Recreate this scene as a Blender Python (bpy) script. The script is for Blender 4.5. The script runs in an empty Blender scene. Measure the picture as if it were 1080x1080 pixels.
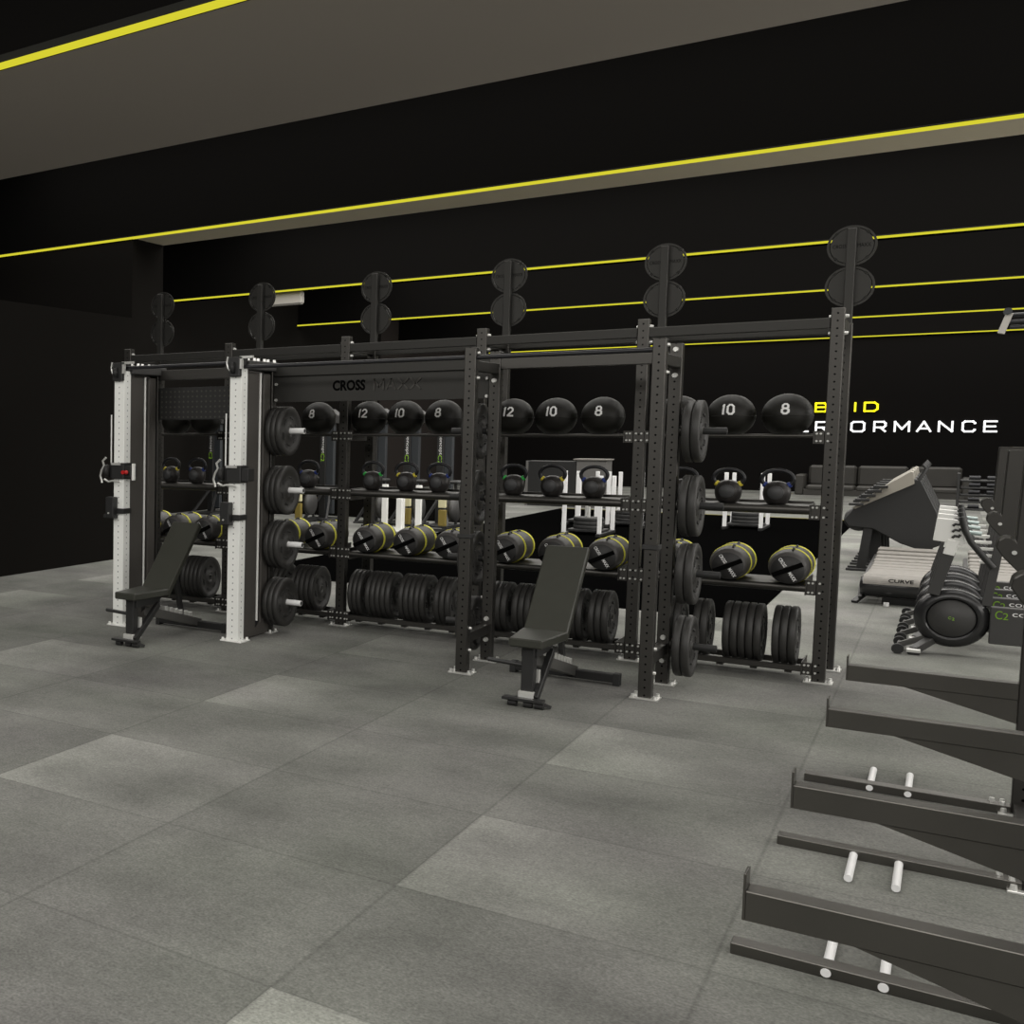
import bpy, bmesh, math, random
from mathutils import Vector, Matrix
random.seed(7)
scene = bpy.context.scene
COL = scene.collection
PI = math.pi

# ------------------------------------------------------------------ materials
def nodes_of(name):
    m = bpy.data.materials.new(name); m.use_nodes = True
    nt = m.node_tree; b = nt.nodes['Principled BSDF']
    return m, nt, b
def mat(name, col, rough=0.5, metal=0.0, spec=0.5, noise=0.0, nscale=30.0, emit=None, estr=1.0, coat=0.0):
    m, nt, b = nodes_of(name)
    b.inputs['Base Color'].default_value = (*col, 1)
    b.inputs['Roughness'].default_value = rough
    b.inputs['Metallic'].default_value = metal
    b.inputs['Specular IOR Level'].default_value = spec
    b.inputs['Coat Weight'].default_value = coat
    if noise > 0:
        tc = nt.nodes.new('ShaderNodeTexCoord'); n = nt.nodes.new('ShaderNodeTexNoise')
        n.inputs['Scale'].default_value = nscale; n.inputs['Detail'].default_value = 4
        nt.links.new(tc.outputs['Object'], n.inputs['Vector'])
        r = nt.nodes.new('ShaderNodeValToRGB')
        r.color_ramp.elements[0].position = 0.3; r.color_ramp.elements[1].position = 0.7
        r.color_ramp.elements[0].color = (*[c*(1-noise) for c in col], 1)
        r.color_ramp.elements[1].color = (*[c*(1+noise) for c in col], 1)
        nt.links.new(n.outputs['Fac'], r.inputs['Fac']); nt.links.new(r.outputs['Color'], b.inputs['Base Color'])
    if emit:
        b.inputs['Emission Color'].default_value = (*emit, 1); b.inputs['Emission Strength'].default_value = estr
    return m
def M_(nt, op, a, b=None, c=None):
    n = nt.nodes.new('ShaderNodeMath'); n.operation = op
    for i, v in enumerate((a, b, c)):
        if v is None: continue
        if isinstance(v, (int, float)): n.inputs[i].default_value = v
        else: nt.links.new(v, n.inputs[i])
    return n.outputs[0]
def mix_col(nt, fac, a, b, blend='MIX'):
    n = nt.nodes.new('ShaderNodeMix'); n.data_type = 'RGBA'; n.blend_type = blend
    if isinstance(fac, (int, float)): n.inputs['Factor'].default_value = fac
    else: nt.links.new(fac, n.inputs['Factor'])
    for key, v in (('A', a), ('B', b)):
        s = [i for i in n.inputs if i.name == key and i.type == 'RGBA'][0]
        if isinstance(v, tuple): s.default_value = (*v, 1)
        else: nt.links.new(v, s)
    return [o for o in n.outputs if o.type == 'RGBA'][0]

def post_mat(name, col, rough, metal, hole, pitch=0.05, r=0.0062):
    # steel upright punched with a row of round holes down the middle of each face
    m, nt, b = nodes_of(name)
    b.inputs['Roughness'].default_value = rough; b.inputs['Metallic'].default_value = metal
    tc = nt.nodes.new('ShaderNodeTexCoord'); s = nt.nodes.new('ShaderNodeSeparateXYZ')
    nt.links.new(tc.outputs['Object'], s.inputs[0])
    x = M_(nt, 'ABSOLUTE', s.outputs[0]); y = M_(nt, 'ABSOLUTE', s.outputs[1])
    u = M_(nt, 'MINIMUM', x, y)
    z = M_(nt, 'SUBTRACT', M_(nt, 'FLOORED_MODULO', s.outputs[2], pitch), pitch/2)
    d = M_(nt, 'SQRT', M_(nt, 'ADD', M_(nt, 'MULTIPLY', u, u), M_(nt, 'MULTIPLY', z, z)))
    f = M_(nt, 'LESS_THAN', d, r)
    nt.links.new(mix_col(nt, f, col, hole), b.inputs['Base Color'])
    return m

def floor_mat():
    m, nt, b = nodes_of('rubber tile floor')
    b.inputs['Roughness'].default_value = 1.0
    b.inputs['Specular IOR Level'].default_value = 0.35
    tc = nt.nodes.new('ShaderNodeTexCoord'); s = nt.nodes.new('ShaderNodeSeparateXYZ')
    nt.links.new(tc.outputs['Object'], s.inputs[0])
    gx = M_(nt, 'ADD', s.outputs[0], 0.5); gy = s.outputs[1]
    cx = M_(nt, 'FLOOR', gx); cy = M_(nt, 'FLOOR', gy)
    fx = M_(nt, 'SUBTRACT', gx, cx); fy = M_(nt, 'SUBTRACT', gy, cy)
    # seams
    ex = M_(nt, 'MINIMUM', fx, M_(nt, 'SUBTRACT', 1.0, fx)); ey = M_(nt, 'MINIMUM', fy, M_(nt, 'SUBTRACT', 1.0, fy))
    e = M_(nt, 'MINIMUM', ex, ey)
    seam = nt.nodes.new('ShaderNodeMapRange'); seam.inputs['From Min'].default_value = 0.002; seam.inputs['From Max'].default_value = 0.010
    seam.inputs['To Min'].default_value = 0.78; seam.inputs['To Max'].default_value = 1.0
    nt.links.new(e, seam.inputs['Value'])
    # per tile tone
    cmb = nt.nodes.new('ShaderNodeCombineXYZ'); nt.links.new(cx, cmb.inputs[0]); nt.links.new(cy, cmb.inputs[1])
    wn = nt.nodes.new('ShaderNodeTexWhiteNoise'); wn.noise_dimensions = '3D'; nt.links.new(cmb.outputs[0], wn.inputs['Vector'])
    tone = M_(nt, 'MULTIPLY_ADD', wn.outputs['Value'], 0.16, 0.90)
    # alternate tiles: a paler corner that fades over the tile
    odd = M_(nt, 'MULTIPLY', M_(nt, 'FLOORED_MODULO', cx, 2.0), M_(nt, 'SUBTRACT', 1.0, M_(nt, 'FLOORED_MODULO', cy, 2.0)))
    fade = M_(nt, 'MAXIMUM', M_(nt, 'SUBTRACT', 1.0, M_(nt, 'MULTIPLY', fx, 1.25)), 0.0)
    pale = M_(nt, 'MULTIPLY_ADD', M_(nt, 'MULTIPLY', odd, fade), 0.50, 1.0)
    # blotches and speckle
    def noise(scale, det, lo, hi, rough=0.55):
        n = nt.nodes.new('ShaderNodeTexNoise'); n.inputs['Scale'].default_value = scale; n.inputs['Detail'].default_value = det
        n.inputs['Roughness'].default_value = rough
        nt.links.new(tc.outputs['Object'], n.inputs['Vector'])
        r = nt.nodes.new('ShaderNodeMapRange'); r.inputs['From Min'].default_value = 0.3; r.inputs['From Max'].default_value = 0.7
        r.inputs['To Min'].default_value = lo; r.inputs['To Max'].default_value = hi
        nt.links.new(n.outputs['Fac'], r.inputs['Value']); return r.outputs[0]
    v = M_(nt, 'MULTIPLY', tone, seam.outputs[0]); v = M_(nt, 'MULTIPLY', v, pale)
    v = M_(nt, 'MULTIPLY', v, noise(1.3, 3, 0.68, 1.26)); v = M_(nt, 'MULTIPLY', v, noise(95, 3, 0.74, 1.26))
    v = M_(nt, 'MULTIPLY', v, noise(30, 3, 0.88, 1.12))
    hue = noise(0.9, 1, 0.0, 1.0)
    base = mix_col(nt, hue, (0.168, 0.166, 0.157), (0.162, 0.168, 0.149))
    sc = nt.nodes.new('ShaderNodeVectorMath'); sc.operation = 'SCALE'
    nt.links.new(base, sc.inputs[0]); nt.links.new(v, sc.inputs['Scale'])
    nt.links.new(sc.outputs[0], b.inputs['Base Color'])
    return m

MT = {}
MT['floor'] = floor_mat()
MT['black_wall'] = mat('matt black wall paint', (0.0095, 0.0088, 0.0080), 0.9, spec=0.0)
MT['black_far'] = mat('black back wall paint', (0.0105, 0.0098, 0.0095), 0.9, spec=0.0)
MT['black_beam'] = mat('black ceiling beam paint', (0.0058, 0.0055, 0.0052), 0.9, spec=0.0)
MT['lit_wall'] = mat('side wall with light in its colour', (0.030, 0.026, 0.024), 0.9, spec=0.0)  # lit far stretch of the side wall, the light put into its colour
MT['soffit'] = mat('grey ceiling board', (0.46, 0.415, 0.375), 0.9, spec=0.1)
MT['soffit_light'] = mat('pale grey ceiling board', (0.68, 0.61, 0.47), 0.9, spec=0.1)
MT['void'] = mat('black open ceiling', (0.004, 0.004, 0.004), 0.95, spec=0.0)
MT['led'] = mat('yellow light strip', (0.0, 0.0, 0.0), 1.0, spec=0.0, emit=(0.68, 0.63, 0.035), estr=1.0)
MT['channel'] = mat('light strip channel', (0.022, 0.022, 0.020), 0.9, spec=0.0)
MT['steel'] = mat('black powder coated steel', (0.078, 0.075, 0.070), 0.42, 0.90, 0.5)
MT['steel_light'] = mat('black coated steel lightened for top light', (0.145, 0.139, 0.128), 0.36, 0.95, 0.5, 0.06, 5)  # paler than the other steel, standing in for light on the tops
MT['topper'] = mat('black topper steel', (0.052, 0.051, 0.048), 0.5, 0.8, 0.4)
MT['tower'] = mat('dark grey tower casing', (0.075, 0.069, 0.063), 0.55, 0.0, 0.4)
MT['post'] = post_mat('black punched steel', (0.078, 0.075, 0.070), 0.42, 0.90, (0.004, 0.004, 0.004))
MT['white_post'] = post_mat('white punched steel', (0.90, 0.91, 0.88), 0.45, 0.0, (0.30, 0.30, 0.30), 0.05, 0.006)
MT['white'] = mat('white painted steel', (0.88, 0.88, 0.85), 0.4)
MT['nylon'] = mat('white nylon', (0.86, 0.86, 0.86), 0.35)
MT['chrome'] = mat('bright zinc steel', (0.85, 0.85, 0.82), 0.28, 0.6)
MT['rubber'] = mat('black rubber', (0.031, 0.030, 0.0285), 0.5, 0.0, 0.5)
MT['dark_rubber'] = mat('dark rubber', (0.020, 0.020, 0.020), 0.6)
MT['ball'] = mat('black leather ball', (0.0085, 0.0080, 0.0062), 0.50, 0.0, 0.32)
MT['paint'] = mat('white print', (0.85, 0.85, 0.85), 0.6)
MT['green_print'] = mat('green print', (0.30, 0.62, 0.03), 0.6)
MT['deep_green'] = mat('deep green print', (0.17, 0.36, 0.01), 0.6)
MT['iron'] = mat('black cast iron', (0.030, 0.027, 0.026), 0.42, 0.2, 0.5, 0.25, 40)
MT['grip'] = mat('black iron handle', (0.018, 0.018, 0.021), 0.35, 0.3, 0.5)
MT['disc_face'] = mat('grey iron disc', (0.045, 0.045, 0.047), 0.5)
MT['y_band'] = mat('yellow paint', (0.72, 0.60, 0.05), 0.5)
MT['b_band'] = mat('blue paint', (0.012, 0.035, 0.22), 0.5)
MT['g_band'] = mat('green paint', (0.02, 0.42, 0.06), 0.5)
MT['bag'] = mat('charcoal vinyl', (0.015, 0.0145, 0.0145), 0.55, noise=0.1)
MT['bag_side'] = mat('grey vinyl', (0.055, 0.052, 0.050), 0.5, noise=0.15)
MT['bag_stripe'] = mat('yellow piping', (0.90, 0.86, 0.10), 0.5)
MT['vinyl'] = mat('olive black bench vinyl', (0.034, 0.035, 0.028), 0.36, 0.0, 0.5, 0.06, 12)
MT['gun'] = mat('grey bench steel', (0.10, 0.098, 0.093), 0.45, 0.2)
MT['turf'] = mat('black turf', (0.0016, 0.0016, 0.0016), 0.9, 0.0, 0.0)
MT['yellow_line'] = mat('dull yellow line', (0.14, 0.12, 0.01), 0.8)
MT['sofa'] = mat('dark grey sofa leather', (0.050, 0.047, 0.042), 0.5, noise=0.08, nscale=4)
MT['slat'] = mat('grey rubber slat', (0.20, 0.188, 0.170), 0.6, noise=0.12, nscale=20)
MT['black'] = mat('black plastic', (0.018, 0.018, 0.018), 0.45)
MT['charcoal'] = mat('charcoal plastic', (0.045, 0.044, 0.043), 0.5)
MT['fan'] = mat('dark grey moulded plastic', (0.022, 0.022, 0.023), 0.25)
MT['panel'] = mat('perforated beige panel', (0.30, 0.28, 0.24), 0.6)
MT['teal_steel'] = mat('brushed steel tube', (0.42, 0.50, 0.49), 0.35, 0.4)
MT['red'] = mat('red plastic', (0.50, 0.012, 0.012), 0.4)
MT['grey'] = mat('mid grey panel', (0.13, 0.125, 0.12), 0.6)
MT['ac'] = mat('grey metal casing', (0.42, 0.40, 0.37), 0.6)
MT['sign_white'] = mat('white sign letters', (0.8, 0.8, 0.8), 0.5, emit=(0.86, 0.86, 0.86), estr=0.95)
MT['sign_yellow'] = mat('yellow sign letters', (0.8, 0.7, 0.05), 0.5, emit=(0.95, 0.87, 0.0), estr=1.0)
MT['column'] = mat('dark blue grey casing', (0.030, 0.034, 0.038), 0.5)
MT['pale_yellow'] = mat('pale yellow guard', (0.62, 0.58, 0.36), 0.5)
MT['ochre'] = mat('ochre guard', (0.20, 0.15, 0.03), 0.5)
MT['cutout'] = mat('dark cut-out', (0.004, 0.004, 0.004), 0.9, spec=0.0)

# ------------------------------------------------------------------ mesh builder
class MB:
    def __init__(self): self.bm = bmesh.new(); self.mi = 0
    def _tag(self, faces):
        for f in faces: f.material_index = self.mi
    def poly(self, verts, faces, smooth=False):
        vs = [self.bm.verts.new(v) for v in verts]; out = []
        for f in faces:
            try:
                g = self.bm.faces.new([vs[i] for i in f]); g.smooth = smooth; g.material_index = self.mi; out.append(g)
            except ValueError: pass
        return out
    def box(self, lo, hi, bev=0.0, mtx=None):
        (a, b, c), (d, e, f) = lo, hi
        vs = [(a,b,c),(d,b,c),(d,e,c),(a,e,c),(a,b,f),(d,b,f),(d,e,f),(a,e,f)]
        if mtx: vs = [tuple(mtx @ Vector(v)) for v in vs]
        fs = self.poly(vs, [(0,3,2,1),(4,5,6,7),(0,1,5,4),(1,2,6,5),(2,3,7,6),(3,0,4,7)])
        if bev > 0:
            es = list({ed for g in fs for ed in g.edges})
            r = bmesh.ops.bevel(self.bm, geom=es, offset=bev, segments=1, affect='EDGES', profile=0.5)
            self._tag(r['faces'])
        return self
    def cbox(self, c, s, bev=0.0, mtx=None):
        return self.box([c[i]-s[i]/2 for i in range(3)], [c[i]+s[i]/2 for i in range(3)], bev, mtx)
    def bar(self, p, q, w, h, up=(0,0,1), bev=0.0):
        # rectangular bar from p to q, w across, h along 'up'
        p, q = Vector(p), Vector(q); d = (q-p); L = d.length; d.normalize()
        x = d.cross(Vector(up)).normalized(); u = x.cross(d)
        mt = Matrix((x, d, u)).transposed().to_4x4(); mt.translation = p
        return self.box((-w/2, 0, -h/2), (w/2, L, h/2), bev, mt)
    def cyl(self, p, q, r, r2=None, n=16, cap=True, smooth=True):
        p, q = Vector(p), Vector(q); d = (q-p).normalized(); r2 = r if r2 is None else r2
        a = d.orthogonal().normalized(); b = d.cross(a)
        vs = []
        for c, rr in ((p, r), (q, r2)):
            for i in range(n):
                t = 2*PI*i/n; vs.append(tuple(c + (a*math.cos(t) + b*math.sin(t))*rr))
        fs = [(i, (i+1) % n, n+(i+1) % n, n+i) for i in range(n)]
        self.poly(vs, fs, smooth)
        if cap:
            self.poly(vs[:n], [tuple(reversed(range(n)))]); self.poly(vs[n:], [tuple(range(n))])
        return self
    def tube(self, pts, r, n=8, smooth=True, closed=False):
        pts = [Vector(p) for p in pts]; N = len(pts); rings = []; prev = None
        for i, p in enumerate(pts):
            if closed: d = (pts[(i+1) % N]-pts[i-1]).normalized()
            else: d = (pts[min(i+1, N-1)]-pts[max(i-1, 0)]).normalized()
            a = (d.orthogonal() if prev is None else prev - d*prev.dot(d)).normalized(); prev = a
            b = d.cross(a); rr = r[i] if isinstance(r, (list, tuple)) else r
            rings.append([tuple(p + (a*math.cos(2*PI*k/n)+b*math.sin(2*PI*k/n))*rr) for k in range(n)])
        vs = [v for R in rings for v in R]; fs = []
        for i in range(N if closed else N-1):
            j = (i+1) % N
            for k in range(n): fs.append((i*n+k, i*n+(k+1) % n, j*n+(k+1) % n, j*n+k))
        self.poly(vs, fs, smooth)
        if not closed:
            self.poly(rings[0], [tuple(reversed(range(n)))]); self.poly(rings[-1], [tuple(range(n))])
        return self
    def lathe(self, prof, axis='Z', c=(0,0,0), n=32, smooth=True, close=False):
        # prof: (radius, height) pairs
        vs = []; m = len(prof)
        for r, h in prof:
            for i in range(n):
                t = 2*PI*i/n; x, y = r*math.cos(t), r*math.sin(t)
                v = {'Z': (x, y, h), 'X': (h, x, y), 'Y': (y, h, x)}[axis]
                vs.append((v[0]+c[0], v[1]+c[1], v[2]+c[2]))
        fs = []
        for j in range(m if close else m-1):
            k = (j+1) % m
            for i in range(n): fs.append((j*n+i, j*n+(i+1) % n, k*n+(i+1) % n, k*n+i))
        self.poly(vs, fs, smooth)
        if not close:
            if prof[0][0] > 1e-5: self.poly(vs[:n], [tuple(reversed(range(n)))])
            if prof[-1][0] > 1e-5: self.poly(vs[-n:], [tuple(range(n))])
        return self
    def sphere(self, c, r, n=32, m=20, sc=(1,1,1)):
        vs = [(c[0], c[1], c[2]-r*sc[2])]; fs = []
        for j in range(1, m):
            p = -PI/2 + PI*j/m
            for i in range(n):
                t = 2*PI*i/n
                vs.append((c[0]+r*sc[0]*math.cos(p)*math.cos(t), c[1]+r*sc[1]*math.cos(p)*math.sin(t), c[2]+r*sc[2]*math.sin(p)))
        vs.append((c[0], c[1], c[2]+r*sc[2])); top = len(vs)-1
        for i in range(n):
            fs.append((0, 1+(i+1) % n, 1+i)); fs.append((top, 1+(m-2)*n+i, 1+(m-2)*n+(i+1) % n))
        for j in range(m-2):
            for i in range(n): fs.append((1+j*n+i, 1+j*n+(i+1) % n, 1+(j+1)*n+(i+1) % n, 1+(j+1)*n+i))
        self.poly(vs, fs, True); return self
    def prism(self, pts, axis, a, b, bev=0.0):
        # 2-D outline extruded along an axis from a to b
        def P(u, v, w): return {'X': (w, u, v), 'Y': (u, w, v), 'Z': (u, v, w)}[axis]
        n = len(pts); vs = [P(u, v, a) for u, v in pts] + [P(u, v, b) for u, v in pts]
        fs = [tuple(range(n)), tuple(range(2*n-1, n-1, -1))] + [(i, n+i, n+(i+1) % n, (i+1) % n) for i in range(n)]
        g = self.poly(vs, fs)
        bmesh.ops.recalc_face_normals(self.bm, faces=g)
        if bev > 0:
            es = list({ed for f in g for ed in f.edges})
            r = bmesh.ops.bevel(self.bm, geom=es, offset=bev, segments=1, affect='EDGES', profile=0.5); self._tag(r['faces'])
        return self
    def mesh(self, me, mtx=None, fn=None):
        vs = [v.co.copy() for v in me.vertices]
        if mtx: vs = [mtx @ v for v in vs]
        if fn: vs = [fn(v) for v in vs]
        self.poly([tuple(v) for v in vs], [tuple(p.vertices) for p in me.polygons]); return self
    def build(self, name, m, parent=None, loc=(0,0,0), rot=None):
        me = bpy.data.meshes.new(name)
        bmesh.ops.recalc_face_normals(self.bm, faces=self.bm.faces[:])
        self.bm.to_mesh(me); self.bm.free()
        for k in (m if isinstance(m, (list, tuple)) else [m]): me.materials.append(MT[k])
        o = bpy.data.objects.new(name, me); COL.objects.link(o)
        o.location = loc
        if rot: o.rotation_euler = rot
        if parent: o.parent = parent
        return o

_txt = {}
def text_mesh(s, ext=0.0):
    k = (s, ext)   # ext: stroke weight
    if k not in _txt:
        cu = bpy.data.curves.new('t', 'FONT'); cu.body = s; cu.size = 1.0; cu.offset = ext; cu.align_x = 'LEFT'; cu.resolution_u = 3
        o = bpy.data.objects.new('t', cu); COL.objects.link(o)
        dg = bpy.context.evaluated_depsgraph_get(); dg.update()
        me = bpy.data.meshes.new_from_object(o.evaluated_get(dg))
        bpy.data.objects.remove(o)
        xs = [v.co.x for v in me.vertices]; ys = [v.co.y for v in me.vertices]
        _txt[k] = (me, min(xs), max(xs), min(ys), max(ys))
    return _txt[k]
def text_on(mb, s, org, ux, uy, width=None, height=None, ext=0.0, center=True, lift=0.0, bold=0.0):
    # lay a word on the plane through org spanned by ux (reading direction) and uy (up), fitted to width x height
    me, x0, x1, y0, y1 = text_mesh(s, bold)
    ux, uy = Vector(ux).normalized(), Vector(uy).normalized(); n = ux.cross(uy)
    sy = height/(y1-y0); sx = sy if width is None else width/(x1-x0)
    ox = (x0+x1)/2 if center else x0; oy = (y0+y1)/2 if center else y0
    def f(off): return lambda v: Vector(org) + ux*((v.x-ox)*sx) + uy*((v.y-oy)*sy) + n*off
    mb.mesh(me, fn=f(lift+ext))
    if ext > 0:     # side walls of raised letters
        bmt = bmesh.new(); bmt.from_mesh(me)
        for e in bmt.edges:
            if len(e.link_faces) == 1:
                a, b = (v.co.copy() for v in e.verts)
                mb.poly([tuple(f(lift)(a)), tuple(f(lift)(b)), tuple(f(lift+ext)(b)), tuple(f(lift+ext)(a))], [(0,1,2,3)])
        bmt.free()
    return mb

# ------------------------------------------------------------------ scene-graph helpers
def tag(o, label, cat, group=None):
    o['label'] = label; o['category'] = cat
    if group: o['group'] = group
    return o
def thing(name, label, cat, loc=(0,0,0), rz=0.0, group=None):
    o = bpy.data.objects.new(name, None); o.empty_display_size = 0.05; COL.objects.link(o)
    o.location = loc; o.rotation_euler = (0, 0, rz)
    return tag(o, label, cat, group)
def struct(name, mb, m):
    o = mb.build(name, m); o['kind'] = 'structure'; return o
KIDS = {}
def kids(o):
    return [c for c in bpy.data.objects if c.parent == o]
def dup(root, loc, label, rz=None, cache={}):
    if root.name not in cache: cache[root.name] = [(c, kids(c)) for c in kids(root)]
    r = root.copy(); COL.objects.link(r); r.location = loc; r['label'] = label
    if rz is not None: r.rotation_euler = (0, 0, rz)
    for ch, gs in cache[root.name]:
        c = ch.copy(); COL.objects.link(c); c.parent = r
        for g in gs:
            d = g.copy(); COL.objects.link(d); d.parent = c
    return r
ORD = ['first', 'second', 'third', 'fourth', 'fifth', 'sixth', 'seventh', 'eighth', 'ninth', 'tenth']

# ================================================================== CAMERA
cam = bpy.data.cameras.new('camera'); co = bpy.data.objects.new('camera', cam); COL.objects.link(co)
cam.sensor_fit = 'HORIZONTAL'; cam.sensor_width = 36; cam.lens = 36*1158/1080
cam.shift_x = 0.5; cam.shift_y = 0.0; cam.clip_end = 200
co.location = (0, 0, 1.7); co.rotation_euler = (math.radians(90-4.22), 0, math.radians(40.9))
scene.camera = co

# ================================================================== ROOM
W0, W1, YB, ZC = -12.15, 9.0, 38.0, 5.8
struct('floor', MB().box((W0-0.2, -5, -0.1), (W1, YB+0.2, 0)), 'floor')
struct('ceiling', MB().box((W0-0.2, -5, ZC), (W1, YB+0.2, ZC+0.1)), 'void')
struct('wall_back', MB().box((W0-0.2, YB, 0), (W1, YB+0.15, ZC)), 'black_far')
struct('wall_left', MB().box((-8.54, -5, 0), (-8.34, 12.31, 3.2)), 'black_wall')
struct('wall_corner', MB().box((W0, 12.31, 0), (-8.34, 13.06, 4.244)), 'black_wall')
struct('wall_side', MB().box((W0-0.2, -5, 0), (W0, 30.2, ZC)), 'black_wall')
struct('wall_far', MB().box((W0-0.2, 30.2, 0), (W0, YB, ZC)), 'lit_wall')
struct('wall_right', MB().box((W1, -5, 0), (W1+0.2, YB+0.2, ZC)), 'black_wall')
struct('wall_front', MB().box((W0-0.2, -5.2, 0), (W1+0.2, -5, ZC)), 'black_wall')
struct('wall_low', MB().box((-11.9, 21.0, 0), (-6.75, 21.15, 0.60)), 'black_wall')
ZS = 4.244
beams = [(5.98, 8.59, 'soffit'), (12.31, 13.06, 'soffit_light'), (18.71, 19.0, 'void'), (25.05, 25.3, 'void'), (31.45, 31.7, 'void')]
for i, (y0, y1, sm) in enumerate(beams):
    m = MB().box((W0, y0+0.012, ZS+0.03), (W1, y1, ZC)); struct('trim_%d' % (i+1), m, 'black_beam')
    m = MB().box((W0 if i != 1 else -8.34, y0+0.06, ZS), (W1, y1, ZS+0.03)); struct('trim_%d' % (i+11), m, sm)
strips = [(5.98, 'nearest ceiling light strip, broad yellow line at the upper left', -12.15),
          (12.31, 'second ceiling light strip, yellow line along the pale grey soffit edge', -12.15),
          (18.71, 'third ceiling light strip, yellow line crossing behind the upper topper discs', -12.15),
          (25.05, 'fourth ceiling light strip, yellow line crossing behind the lower topper discs', -12.15),
          (31.45, 'fifth ceiling light strip, thin yellow line second lowest at the right', -12.15),
          (37.94, 'farthest ceiling light strip, thinnest yellow line, on the back wall', -12.1)]
for i, (y, lab, x0) in enumerate(strips):
    t = thing('ceiling_light_strip', lab, 'light strip', ((x0+W1)/2, y, ZS), 0, 'yellow ceiling light strips')
    L = (W1-x0)/2
    MB().box((-L, -0.020 if i else -0.026, -0.011 if i else -0.014), (L, 0.012, 0.017 if i else 0.020)).build('light_tube', 'led', t)
    if i in (0,): MB().box((-L, 0.012, 0.0), (L, 0.06, 0.03)).box((-L, 0.0, 0.024), (L, 0.012, 0.085)).build('channel', 'channel', t)
    elif i == 5: MB().box((-L, 0.012, -0.02), (L, 0.06, 0.03)).build('channel', 'channel', t)
    else: MB().box((-L, 0.012, 0.0), (L, 0.06, 0.03)).box((-L, -0.01, 0.022), (L, 0.012, 0.034)).build('channel', 'channel', t)

# duct casing under the third beam
t = thing('ceiling_unit', 'small grey metal ceiling unit hung under the third light strip at left', 'ceiling unit', (-9.65, 18.95, 4.0))
MB().box((-0.30, -0.15, 0.0), (0.60, -0.02, 0.24), 0.03).build('casing', 'ac', t)
MB().cyl((0.15, -0.085, 0.24), (0.15, -0.085, 1.8), 0.02).build('hanger', 'void', t)

# turf
t = thing('turf_mat', 'long black turf sled lane behind the storage rig', 'turf', (-3.9, 18.7, 0))
MB().box((-2.55, -6.9, 0.0), (2.6, 7.5, 0.008)).build('turf', 'turf', t)
MB().box((-2.55, 7.5, 0.0), (2.6, 7.62, 0.009)).build('border_line', 'yellow_line', t)

# wall lettering
t = thing('wall_sign', 'lit wall lettering on the far black wall, yellow word above white word', 'sign', (-1.5, YB, 1.6))
R_ = 0.16      # corner cut of the squared letters
GLYPH = {
 'O': [[(R_,0),(1-R_,0),(1,R_),(1,1-R_),(1-R_,1),(R_,1),(0,1-R_),(0,R_),(R_,0)]],
 'D': [[(0,0),(1-R_*1.5,0),(1,R_*1.5),(1,1-R_*1.5),(1-R_*1.5,1),(0,1),(0,0)]],
 'B': [[(0,0),(1-R_,0),(1,R_),(1,0.5-R_/2),(1-R_/2,0.52),(0,0.52)], [(1-R_/2,0.52),(0.95,0.6),(0.95,1-R_),(0.95-R_,1),(0,1),(0,0)]],
 'R': [[(0,0),(0,1),(1-R_,1),(1,1-R_),(1,0.42+R_),(1-R_,0.42),(0,0.42)], [(0.55,0.42),(1,0)]],
 'P': [[(0,0),(0,1),(1-R_,1),(1,1-R_),(1,0.42+R_),(1-R_,0.42),(0,0.42)]],
 'I': [[(0.5,0),(0.5,1)]], 'F': [[(0,0),(0,1),(1,1)], [(0,0.5),(0.85,0.5)]],
 'E': [[(1,0),(0,0),(0,1),(1,1)], [(0,0.5),(0.9,0.5)]],
 'M': [[(0,0),(0,1),(0.5,0.25),(1,1),(1,0)]], 'N': [[(0,0),(0,1),(1,0),(1,1)]],
 'A': [[(0,0),(0.5,1),(1,0)], [(0.2,0.3),(0.8,0.3)]],
 'C': [[(1,0.2),(1,R_),(1-R_,0),(R_,0),(0,R_),(0,1-R_),(R_,1),(1-R_,1),(1,1-R_),(1,0.8)]],
 'X': [[(0,0),(1,1)], [(0,1),(1,0)]],
 'H': [[(0,0),(0,1)], [(1,0),(1,1)], [(0,0.5),(1,0.5)]], 'Y': [[(0,1),(0.5,0.5),(1,1)], [(0.5,0.5),(0.5,0)]],
}
def letter(ch, x0, x1, z0, z1, m):
    mb = MB(); th = 0.046
    for st in GLYPH[ch]:
        pts = [(x0+1.5+th/2+(x1-x0-th)*u, -0.02, z0-1.6+th/2+(z1-z0-th)*v) for u, v in st]
        for p, q in zip(pts[:-1], pts[1:]):
            d = Vector(q)-Vector(p); e = d.normalized()*th*0.32
            mb.bar(tuple(Vector(p)-e), tuple(Vector(q)+e), 0.035, th, (-d.z, 0, d.x))
    mb.build('letter', m, t)
for ch, a, b in (('H', -3.86, -3.56), ('Y', -3.42, -3.08), ('B', -2.95, -2.66), ('R', -2.56, -2.24), ('I', -2.16, -1.96), ('D', -1.88, -1.56)):
    letter(ch, a, b, 2.215, 2.49, 'sign_yellow')
for ch, a, b in (('P', -3.74, -3.44), ('E', -3.33, -3.05), ('R', -2.92, -2.63), ('F', -2.53, -2.26), ('O', -2.14, -1.82), ('R', -1.65, -1.37), ('M', -1.22, -0.88),
                 ('A', -0.76, -0.44), ('N', -0.32, -0.01), ('C', 0.15, 0.43), ('E', 0.57, 0.85)):
    letter(ch, a, b, 1.665, 1.97, 'sign_white')

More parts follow.
